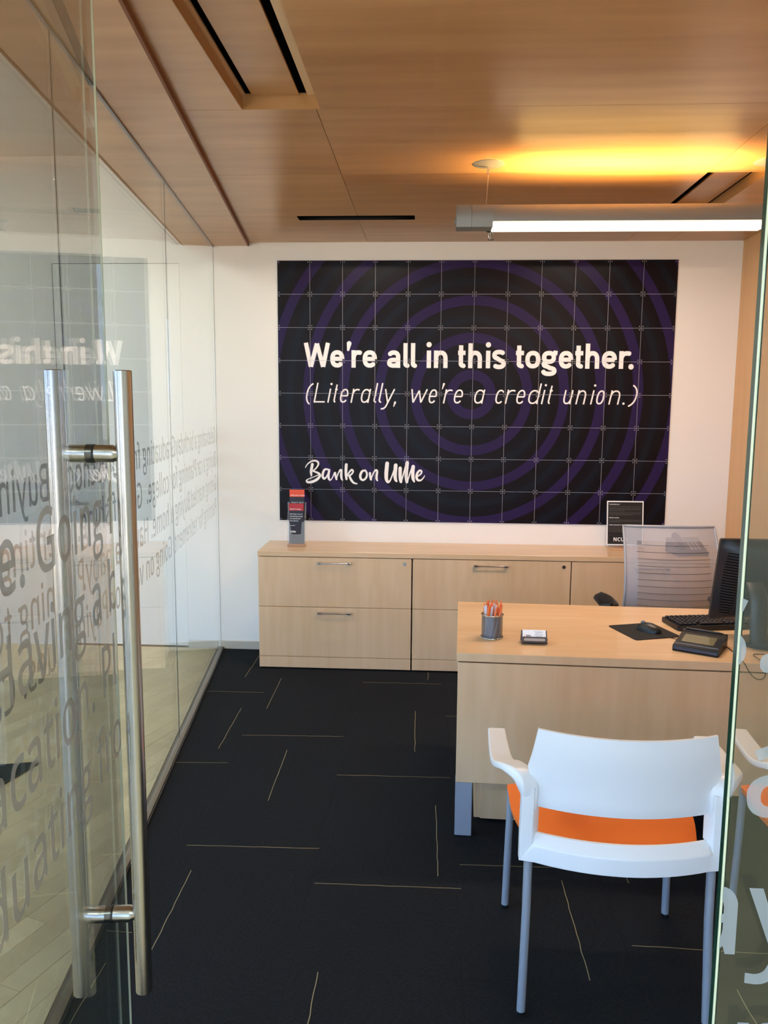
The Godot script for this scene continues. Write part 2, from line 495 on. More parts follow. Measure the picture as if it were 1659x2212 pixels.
# ------------------------------------------------------------------ the room
func room() -> void:
	# office carpet: a slab and the carpet tiles on it, each with its stitched accent line where the photograph shows one
	var fl := base("floor")
	structure(fl, "dark charcoal carpet tiles with thin stitched tan lines", "carpet")
	var out := PackedVector2Array([Vector2(gx(FRONT), FRONT), Vector2(RIGHT, FRONT), Vector2(RIGHT, BACK), Vector2(gx(BACK), BACK)])
	var sl := MB.new(); sl.prism(out, -0.12, -0.012)
	obj("subfloor", sl, M.black_void, fl)
	var s := 0.508
	for i in range(-3, 5):
		for j in range(-11, -1):
			var x0 := -0.39 + s * i
			var z0 := -0.13 + s * j
			var sq := PackedVector2Array([Vector2(x0 + 0.0002, z0 + 0.0002), Vector2(x0 + s - 0.0002, z0 + 0.0002), Vector2(x0 + s - 0.0002, z0 + s - 0.0002), Vector2(x0 + 0.0002, z0 + s - 0.0002)])
			for poly in Geometry2D.intersect_polygons(sq, out):
				var t := MB.new(); t.prism(poly, -0.012, 0.0)
				obj("carpet_tile", t, M["carpet_%d" % posmod(i + j, 2)], fl)
	var lines := [[-0.893, -2.81, -0.39, -2.822], [-0.827, -2.649, -0.823, -2.197], [-0.663, -3.675, -0.654, -3.172], [-1.006, -4.188, -0.995, -3.667], [-0.875, -4.687, -0.866, -4.192], [-1.101, -5.18, -1.099, -4.687], [-1.30, -4.434, -0.931, -4.437], [-0.918, -3.833, -0.408, -3.852], [-1.152, -3.504, -0.912, -3.516], [-0.378, -4.651, 0.093, -4.654], [-0.054, -4.218, -0.047, -3.698], [-0.394, -3.429, 0.115, -3.438], [0.049, -3.181, 0.053, -2.671], [-0.377, -2.601, 0.132, -2.602], [0.133, -2.749, 0.64, -2.757], [-0.304, -2.161, -0.304, -1.65], [0.487, -2.675, 0.489, -2.177], [0.649, -2.34, 1.15, -2.326], [0.015, -4.86, 0.013, -4.721], [0.108, -4.157, 0.6, -4.165], [-0.941, -2.159, -0.943, -1.66], [-0.996, -2.303, -0.914, -2.301], [0.904, -2.167, 0.916, -1.66], [0.715, -3.18, 0.72, -2.674], [0.16, -1.9, 0.66, -1.905], [-0.36, -1.42, 0.12, -1.425], [1.25, -2.6, 1.75, -2.605], [-0.7, -1.6, -0.4, -1.603]]
	for l in lines:
		var a := Vector3(l[0], 0.0, l[1])
		var b := Vector3(l[2], 0.0, l[3])
		var side := (b - a).normalized().cross(Vector3.UP)
		var y := MB.new()
		var prev := a
		for k in range(1, 13):
			var p := a.lerp(b, k / 12.0) + side * rng.randf_range(-0.0016, 0.0016) * (0.0 if k == 12 else 1.0)
			y.quad(prev - side * 0.0012 + Vector3.UP * 0.0006, prev + side * 0.0012 + Vector3.UP * 0.0006, p + side * 0.0012 + Vector3.UP * 0.0006, p - side * 0.0012 + Vector3.UP * 0.0006, Vector3.UP)
			prev = p
		obj("yarn_line", y, M.yarn, fl)
	# lobby floor of wood strips, laid askew; strips where the photograph shows them, plain boards beyond
	var lf := base("floor")
	structure(lf, "pale wood strip floor of the lobby", "wood floor")
	var lo := PackedVector2Array([Vector2(-5.2, BACK), Vector2(gx(BACK) - 0.03, BACK), Vector2(gx(FRONT) - 0.03, FRONT + 0.02), Vector2(3.4, FRONT + 0.02), Vector2(3.4, 3.6), Vector2(-5.2, 3.6)])
	var lb := MB.new(); lb.prism(lo, -0.12, -0.009)
	obj("subfloor", lb, M.plank_1, lf)
	var near := PackedVector2Array([Vector2(-2.75, BACK), Vector2(gx(BACK) - 0.03, BACK), Vector2(gx(-1.2) - 0.03, -1.2), Vector2(-2.0, -1.2)])
	var far := Geometry2D.clip_polygons(lo, near)
	for poly in far:
		var t := MB.new(); t.prism(poly, -0.009, -0.001)
		var o := obj("strip_field", t, M.plank_1, lf)
		o.set_meta("kind", "stuff")
	var turn := Transform3D(Basis(Vector3.UP, deg_to_rad(-19.5)), Vector3(-1.6, 0, -3.2))     # strips run along local z
	var inv := turn.affine_inverse()
	var np := PackedVector2Array()
	for p in near:
		var w := inv * Vector3(p.x, 0, p.y)
		np.append(Vector2(w.x, w.z))
	var wdt := 0.083
	for i in range(-22, 22):
		var z := -3.4 + rng.randf() * 0.9
		while z < 3.4:
			var l := rng.randf_range(0.7, 1.5)
			var sq := PackedVector2Array([Vector2(i * wdt + 0.0007, z + 0.0007), Vector2((i + 1) * wdt - 0.0007, z + 0.0007), Vector2((i + 1) * wdt - 0.0007, z + l - 0.0007), Vector2(i * wdt + 0.0007, z + l - 0.0007)])
			for poly in Geometry2D.intersect_polygons(sq, np):
				var t := MB.new(); t.prism(poly, -0.009, rng.randf_range(-0.0008, 0.0))
				var o := obj("floor_strip", t, M["plank_%d" % rng.randi_range(0, 3)], lf)
				o.transform = turn
			z += l
	# black mat on the lobby floor
	var rug := base("floor_mat", Vector3(-1.95, 0, -3.2), 15.0)
	tag(rug, "black rubber-backed mat lying on the pale wood floor beyond the glass", "mat")
	var poly := PackedVector2Array([Vector2(-0.6, -0.16), Vector2(0.26, -0.16), Vector2(0.20, 0.2), Vector2(-0.6, 0.2)])
	var mb := MB.new(); mb.prism(PackedVector2Array([Vector2(-0.9, -0.2), Vector2(0.24, -0.2), Vector2(0.1, 0.05), Vector2(-0.9, 0.05)]), 0.0, 0.008)
	obj("mat_pad", mb, M.mat_rubber, rug)
	# walls
	var wb := base("wall_back")
	structure(wb, "white painted back wall", "wall")
	var w := span(-5.35, -2.452, -0.12, 3.2, BACK - 0.14, BACK)
	w.join(span(-1.614, RIGHT + 0.15, -0.12, 3.2, BACK - 0.14, BACK))
	w.join(span(-2.452, -1.614, 2.54, 3.2, BACK - 0.14, BACK))
	obj("plaster", w, M.white_paint, wb)
	var wr := structure(base("wall_right"), "maple veneer side wall", "wall")
	var z0 := BACK
	for k in 5:
		var z1 := minf(z0 + 0.92, FRONT)
		obj("veneer_panel", span(RIGHT, RIGHT + 0.02, 0.0, CEIL + 0.1, z0 + 0.0015, z1 - 0.0015, 0.001), M.wall_wood, wr)
		z0 = z1
	obj("wall_core", span(RIGHT + 0.02, RIGHT + 0.15, -0.12, 3.2, BACK, FRONT - 0.02), M.black_void, wr)
	obj("plaster", span(RIGHT + 0.15, RIGHT + 0.2, -0.12, 3.2, BACK, FRONT + 0.02), M.white_paint, structure(base("wall_lobby_side"), "white wall", "wall"))
	var wlr := structure(base("wall_lobby_right"), "white lobby wall", "wall")
	obj("plaster", span(3.4, 3.55, -0.12, 3.2, FRONT, 3.75), M.white_paint, wlr)
	obj("plaster", span(RIGHT + 0.15, 3.55, -0.12, 3.2, FRONT - 0.13, FRONT), M.white_paint, wlr)
	# lobby walls with storefront windows behind and to the left of the camera
	var wf := structure(base("wall_front"), "lobby wall with storefront windows", "wall")
	var wl := structure(base("wall_left"), "lobby wall with storefront windows", "wall")
	var f := MB.new()
	f.join(span(-5.35, 3.55, -0.12, 0.15, 3.6, 3.75)); f.join(span(-5.35, 3.55, 2.8, 3.2, 3.6, 3.75))
	for e in [[-5.35, -4.6], [-2.3, -2.0], [0.3, 3.55]]: f.join(span(e[0], e[1], 0.15, 2.8, 3.6, 3.75))
	obj("plaster", f, M.white_paint, wf)
	var l := MB.new()
	l.join(span(-5.35, -5.2, -0.12, 0.15, BACK, 3.6)); l.join(span(-5.35, -5.2, 2.8, 3.2, BACK, 3.6))
	for e in [[BACK, -2.4], [-0.1, 0.3], [2.8, 3.6]]: l.join(span(-5.35, -5.2, 0.15, 2.8, e[0], e[1]))
	obj("plaster", l, M.white_paint, wl)
	var k := 0
	for e in [[-4.6, -2.3, 0], [-2.0, 0.3, 0], [-2.4, -0.1, 1], [0.3, 2.8, 1]]:
		k += 1
		var wn := structure(base("window_%d" % k), "storefront window with aluminium frame", "window") as Node3D
		var fr := MB.new()
		var m0: float = (e[0] + e[1]) / 2.0
		for b in [[e[0], e[0] + 0.05, 0.15, 2.8], [e[1] - 0.05, e[1], 0.15, 2.8], [m0 - 0.025, m0 + 0.025, 0.15, 2.8], [e[0], e[1], 0.15, 0.2], [e[0], e[1], 2.75, 2.8]]:
			if e[2] == 0: fr.join(span(b[0], b[1], b[2], b[3], 3.64, 3.71))
			else: fr.join(span(-5.31, -5.24, b[2], b[3], b[0], b[1]))
		obj("window_frame", fr, M.channel_dark, wn)
		for h in [[e[0] + 0.05, m0 - 0.025], [m0 + 0.025, e[1] - 0.05]]:
			obj("pane", span(h[0], h[1], 0.2, 2.75, 3.67, 3.676) if e[2] == 0 else span(-5.276, -5.27, 0.2, 2.75, h[0], h[1]), M.window_glass, wn)
	obj("slab", span(-5.35, 3.55, 3.2, 3.35, BACK - 0.14, 3.75), M.lobby_ceiling, structure(base("ceiling"), "white lobby ceiling", "ceiling"))
	# baseboards and the flush white door beyond the glass
	obj("board", span(gx(BACK), RIGHT, 0.0, 0.055, BACK, BACK + 0.012, 0.002), M.baseboard, structure(base("baseboard_back"), "low beige baseboard", "baseboard"))
	obj("board", span(-1.614, gx(BACK) - 0.02, 0.0, 0.055, BACK, BACK + 0.012, 0.002), M.baseboard, structure(base("baseboard_lobby"), "low beige baseboard", "baseboard"))
	obj("board", span(RIGHT - 0.012, RIGHT, 0.0, 0.055, BACK + 0.02, FRONT, 0.002), M.baseboard, structure(base("baseboard_right"), "low beige baseboard", "baseboard"))
	var dr := structure(base("door_1"), "flush white door beyond the glass wall", "door") as Node3D
	obj("door_leaf", span(-2.4495, -1.6165, 0.012, 2.5375, BACK - 0.05, BACK - 0.003, 0.002), M.white_door, dr)
	obj("door_reveal", span(-2.452, -1.614, -0.1, 2.54, BACK - 0.14, BACK - 0.06), M.black_void, dr)
	var lv := MB.new()
	lv.tube([Vector3(-2.365, 0.985, BACK - 0.003), Vector3(-2.365, 0.985, BACK + 0.008)], 0.026, 20)
	lv.tube([Vector3(-2.365, 0.985, BACK + 0.006), Vector3(-2.365, 0.985, BACK + 0.05), Vector3(-2.355, 0.985, BACK + 0.056), Vector3(-2.25, 0.985, BACK + 0.056)], 0.009, 10)
	obj("lever_handle", lv, M.steel, dr)

# ------------------------------------------------------------------ ceilings
func cell(x0: float, x1: float, z0: float, z1: float) -> PackedVector2Array:
	return PackedVector2Array([Vector2(x0, z0), Vector2(x1, z0), Vector2(x1, z1), Vector2(x0, z1)])

func ceilings() -> void:
	var c := structure(base("ceiling"), "office ceiling of maple veneer panels with black slots", "ceiling") as Node3D
	var band := func(z: float, off: float) -> Vector2:
		var p := gp(z, off)
		return Vector2(p.x, p.z)
	# dark deck above the panels
	var hull := PackedVector2Array([band.call(BACK, -0.19), Vector2(RIGHT + 0.15, BACK), Vector2(RIGHT + 0.15, FRONT + 0.2), band.call(FRONT + 0.2, -0.19)])
	var deck := MB.new(); deck.prism(hull, CEIL + 0.08, CEIL + 0.3)
	obj("deck", deck, M.black_void, c)
	var inner := PackedVector2Array([band.call(BACK, 0.23), Vector2(RIGHT, BACK), Vector2(RIGHT, -1.0), band.call(-1.0, 0.23)])
	var g := 0.0012
	var zs := [BACK, -4.637, -4.535, -3.735, -2.93, -2.13, -1.33, -1.0]
	var n := 0
	for r in 7:
		var z0: float = zs[r]
		var z1: float = zs[r + 1]
		var gz := g if r != 1 else 0.0
		var xs := [[-1.3, -0.405], [-0.405, 1.2], [1.2, 1.46], [1.46, RIGHT]]
		if r == 1: xs = [[-1.3, -0.737], [-0.096, 0.64], [1.28, 1.46], [1.46, RIGHT]]
		if r == 2: xs = [[-1.3, -0.405], [-0.405, 1.195], [1.458, RIGHT]]
		if r == 4: xs = [[-1.3, -0.664], [-0.392, 1.2], [1.2, 1.46], [1.46, RIGHT]]
		for x in xs:
			for poly in Geometry2D.intersect_polygons(cell(x[0] + g, x[1] - g, z0 + (g if r != 1 else 0.0), z1 - (g if r != 0 and r != 1 else 0.0)), inner):
				var t := MB.new(); t.prism(poly, CEIL, CEIL + 0.02)
				n += 1
				obj("ceiling_panel", t, M.ceiling_wood if n % 2 else M.ceiling_wood_b, c)
	# two recesses: wood sides, a centre panel and a black air slot along either side
	for e in [[-0.664, -0.392, -2.93, -2.13, [0.013, 0.036, 0.2, 0.229]], [1.195, 1.458, -4.535, -3.755, [0.05, 0.085, 0.245, 0.263]]]:
		var x0: float = e[0]; var x1: float = e[1]; var z0: float = e[2]; var z1: float = e[3]
		var d := 0.045
		var k: Array = e[4]
		var fr := MB.new()
		fr.join(span(x0 - 0.012, x0, CEIL + 0.0005, CEIL + d + 0.02, z0 - 0.012, z1 + 0.012)); fr.join(span(x1, x1 + 0.012, CEIL + 0.0005, CEIL + d + 0.02, z0 - 0.012, z1 + 0.012))
		fr.join(span(x0, x1, CEIL + 0.0005, CEIL + d + 0.02, z0 - 0.012, z0)); fr.join(span(x0, x1, CEIL + 0.0005, CEIL + d + 0.02, z1, z1 + 0.012))
		obj("recess_frame", fr, M.ceiling_wood, c)
		obj("recess_panel", span(x0 + k[1], x0 + k[2], CEIL + d, CEIL + d + 0.012, z0 + 0.001, z1 - 0.001, 0.001), M.ceiling_wood_b, c)
		for s in [[x0, x0 + k[0]], [x0 + k[3], x1]]:
			if s[1] - s[0] > 0.001: obj("recess_flange", span(s[0], s[1], CEIL + d, CEIL + d + 0.012, z0 + 0.001, z1 - 0.001), M.maple_upright, c)
		for s in [[x0 + k[0], x0 + k[1]], [x0 + k[2], x0 + k[3]]]:
			obj("air_slot", span(s[0], s[1], CEIL + d + 0.008, CEIL + d + 0.02, z0, z1), M.black_void, c)
	for x in [[-0.737, -0.096], [0.64, 1.28]]:
		var sl := MB.new()
		sl.join(span(x[0], x[1], CEIL + 0.065, CEIL + 0.075, -4.637, -4.535)); sl.join(span(x[0] - 0.008, x[0], CEIL + 0.001, CEIL + 0.075, -4.637, -4.535)); sl.join(span(x[1], x[1] + 0.008, CEIL + 0.001, CEIL + 0.075, -4.637, -4.535))
		sl.join(span(x[0], x[1], CEIL, CEIL + 0.075, -4.645, -4.634)); sl.join(span(x[0], x[1], CEIL + 0.001, CEIL + 0.075, -4.535, -4.527))
		obj("lamp_slot", sl, M.black_void, c)
	# the lower wood band above the glass wall, with a brown edge toward the office
	var bd := structure(base("trim_1"), "lower wood soffit band running above the glass wall", "soffit") as Node3D
	var b := MB.new()
	b.prism(PackedVector2Array([band.call(BACK, 0.222), band.call(FRONT + 0.2, 0.222), band.call(FRONT + 0.2, -0.182), band.call(BACK, -0.182)]), 2.645, 2.72)
	obj("band", b, M.ceiling_wood, bd)
	for o in [[0.222, 0.232], [-0.192, -0.182]]:
		var q := MB.new()
		q.prism(PackedVector2Array([band.call(BACK, o[0]), band.call(FRONT + 0.2, o[0]), band.call(FRONT + 0.2, o[1]), band.call(BACK, o[1])]), 2.6425, 2.72)
		obj("edge_strip", q, M.wood_edge, bd)
	var fb := MB.new(); fb.prism(PackedVector2Array([band.call(-1.0, 0.232), Vector2(RIGHT, -1.0), Vector2(RIGHT, FRONT + 0.2), band.call(FRONT + 0.2, 0.232)]), 2.645, 2.72)
	obj("band", fb, M.ceiling_wood, bd)
	obj("bulkhead", span(gx(FRONT) - 0.19, 3.4, 2.965, 3.2, FRONT - 0.05, FRONT + 0.1), M.white_paint, structure(base("wall_bulkhead"), "white bulkhead above the glass front", "wall"))
	# sprinkler head
	var sp := base("sprinkler_head", Vector3(0.345, CEIL, -4.93))
	tag(sp, "small sprinkler head on the wood ceiling behind the hanging light", "sprinkler")
	var m := MB.new(); m.lathe([Vector2(0, -0.012), Vector2(0.022, -0.012), Vector2(0.036, -0.002), Vector2(0.036, 0.0)], 20)
	obj("escutcheon", m, M.steel, sp)
	m = MB.new(); m.tube([Vector3(0, -0.01, 0), Vector3(0, -0.04, 0)], 0.006, 8)
	m.tube([Vector3(-0.012, -0.014, 0), Vector3(-0.014, -0.035, 0), Vector3(0, -0.05, 0), Vector3(0.014, -0.035, 0), Vector3(0.012, -0.014, 0)], 0.0025, 6)
	obj("frame", m, M.steel, sp)
	m = MB.new(); m.lathe([Vector2(0, -0.056), Vector2(0.02, -0.054), Vector2(0.02, -0.051), Vector2(0, -0.051)], 16)
	obj("deflector", m, M.steel, sp)

# ------------------------------------------------------------------ glass
func strip_of(p0: Vector3, p1: Vector3, q0: Vector3, q1: Vector3, y0: float, y1: float) -> MB:   # a prism over p0 p1 / q1 q0
	var b := MB.new()
	b.prism(PackedVector2Array([Vector2(p0.x, p0.z), Vector2(p1.x, p1.z), Vector2(q1.x, q1.z), Vector2(q0.x, q0.z)]), y0, y1)
	return b

func glass() -> void:
	# side wall: three panes between a floor channel and a head channel
	var joints := [BACK + 0.002, -3.735, -2.245, FRONT]
	var names := ["tall glass pane of the side wall, next to the white back wall", "tall middle glass pane of the side wall, behind the long steel handles", "tall glass pane of the side wall nearest the open door's hinge"]
	var text := [[1.397, [["Celebrating a birthday.", -5.245], ["Graduating from preschool.", -3.865], ["Buying a bike.", -2.105]]],
		[1.243, [["Buying a car.", -5.245], ["Planning for college.", -4.475], ["Going fishing.", -3.155], ["Renting", -2.215]]],
		[1.088, [["Getting married.", -5.245], ["Buying a home.", -4.24], ["Having a baby.", -3.25], ["Planning to", -2.375]]],
		[0.934, [["Planning for retirement.", -5.235], ["Going on vacation.", -3.725], ["Paying dues. Ca", -2.615]]]]
	for k in 3:
		var z0: float = joints[k]
		var z1: float = joints[k + 1]
		var p := base("glass_pane", gp((z0 + z1) / 2.0, 0.0))
		tag(p, names[k], "glass pane", "panes of the glass side wall")
		wobj("sheet", strip_of(gp(z0 + 0.002, 0.006), gp(z1 - 0.002, 0.006), gp(z0 + 0.002, -0.006), gp(z1 - 0.002, -0.006), 0.02, 2.66), M.glass, p)
		wobj("edge", strip_of(gp(z0, 0.001), gp(z0 + 0.0025, 0.001), gp(z0, -0.001), gp(z0 + 0.0025, -0.001), 0.02, 2.645), M.joint_seal, p)
		var film := MB.new()
		for row in text:
			for ph in row[1]:
				# read from the lobby side: from the back corner toward the camera
				var o := gp(ph[1], -0.0066, row[0])
				var run := Vector3(0.1221, 0, 0.9925)
				var a := (z0 + 0.004 - o.z) / run.z
				var b := (z1 - 0.004 - o.z) / run.z
				lay(film, letters(ph[0], 0.137, 500, a, b), o, run, Vector3.UP)
		if film.v.size(): wobj("frosted_lettering", film, M.frosted_film, p)
	var ch := structure(base("trim_2"), "metal floor channel under the glass wall", "channel") as Node3D
	obj("channel", strip_of(gp(BACK, 0.018), gp(FRONT, 0.018), gp(BACK, -0.018), gp(FRONT, -0.018), 0.0, 0.016), M.channel, ch)
	obj("channel_lip", strip_of(gp(BACK, 0.024), gp(FRONT, 0.024), gp(BACK, 0.018), gp(FRONT, 0.018), 0.0, 0.010), M.channel_dark, ch)
	var hd := structure(base("trim_3"), "grey head channel above the glass wall", "channel") as Node3D
	obj("channel", strip_of(gp(BACK, 0.005), gp(FRONT, 0.005), gp(BACK, -0.005), gp(FRONT, -0.005), 2.639, 2.65), M.grey_frame, hd)
	# front pane to the right of the opening
	var fx := 0.311
	var fp := base("glass_pane", Vector3(1.1, 0, FRONT))
	tag(fp, "glass front pane at the right edge, lettered and facing the lobby", "glass pane")
	wobj("sheet", span(fx + 0.003, RIGHT - 0.002, 0.01, 2.64, FRONT - 0.012, FRONT), M.glass, fp)
	wobj("edge", span(fx, fx + 0.004, 0.01, 2.64, FRONT - 0.012, FRONT - 0.0022), M.glass_edge_dark, fp)
	wobj("polished_edge", span(fx - 0.0003, fx + 0.0019, 0.01, 2.64, FRONT - 0.0022, FRONT + 0.0002, 0.0004), M.glass_edge, fp)
	var film := MB.new()
	for row in [[1.397, "s. Celebrating", 0.262], [1.243, "oan. Saving up", 0.243], [1.088, "ay. Opening", 0.265], [0.934, "on a trip. Going", 0.246]]:
		lay(film, letters(row[1], 0.137, 500, fx + 0.001 - row[2], RIGHT - row[2]), Vector3(row[2], row[0], FRONT + 0.0006), Vector3.RIGHT, Vector3.UP)
	wobj("frosted_lettering", film, M.frosted_film, fp)
	# the open door leaf
	var zh := -0.665
	var ze := -1.585
	var dr := base("glass_door", dp(zh, 0.0))
	tag(dr, "open frameless glass door with long tubular steel pulls on both faces", "door")
	wobj("sheet", strip_of(dp(ze + 0.002, 0.006), dp(zh, 0.006), dp(ze + 0.002, -0.006), dp(zh, -0.006), 0.012, 2.63), M.door_glass, dr)
	wobj("polished_edge", strip_of(dp(ze, 0.0062), dp(ze + 0.003, 0.0062), dp(ze, 0.0026), dp(ze + 0.003, 0.0026), 0.012, 2.63), M.glass_edge, dr)
	film = MB.new()
	for row in [[1.397, "age. Going fishing.", -1.15, "age. "], [1.243, "Having a baby.", -0.96, ""], [1.088, "vacation. Planning", -0.87, ""], [0.934, "Graduating from", -0.69, ""]]:
		var run := Vector3(-0.124, 0, -0.9923)
		var back := font().get_string_size(row[3], HORIZONTAL_ALIGNMENT_LEFT, -1, 100).x * 0.00137 if row[3] else 0.0
		var o := dp(row[2], 0.0066, row[0]) - run * back
		lay(film, letters(row[1], 0.137, 500, (o.z - (zh - 0.004)) / 0.9923, (o.z - (ze + 0.004)) / 0.9923), o, run, Vector3.UP)
	wobj("frosted_lettering", film, M.frosted_film, dr)
	for s in [-1.0, 1.0]:
		var h := MB.new()
		var pr := [Vector2(0, 0.46), Vector2(0.0155, 0.46), Vector2(0.017, 0.4615), Vector2(0.017, 1.7155), Vector2(0.0155, 1.717), Vector2(0, 1.717)]
		h.lathe(pr, 32, dp(-1.478, 0.0625 * s))
		var pull := wobj("pull_handle", h, M.steel, dr)
		for y in [0.632, 1.563]:
			var st := MB.new()
			st.tube([dp(-1.478, 0.007 * s, y), dp(-1.478, 0.04 * s, y), dp(-1.478, 0.052 * s, y)], [0.0165, 0.0165, 0.0105], 24)
			wobj("standoff", st, M.steel, pull)
	for y in [0.632, 1.563]:
		var gk := MB.new(); gk.tube([dp(-1.478, -0.008, y), dp(-1.478, 0.008, y)], 0.0175, 24)
		wobj("gasket", gk, M.black_plastic, dr)
	for y in [0.0, 2.63]:
		var pv := strip_of(dp(zh - 0.16, 0.014), dp(zh, 0.014), dp(zh - 0.16, -0.014), dp(zh, -0.014), y + (0.003 if y == 0.0 else -0.07), y + (0.08 if y == 0.0 else 0.01))
		wobj("pivot_patch", pv, M.steel, dr)

# ------------------------------------------------------------------ the mural of square tiles
const MX0 := -0.98
const MX1 := 1.525
const MY0 := 0.888
const MY1 := 2.553

func mp(x: float, y: float) -> Vector2:
	return Vector2((x - MX0) / (MX1 - MX0) * print_w, (MY1 - y) / (MY1 - MY0) * print_h)

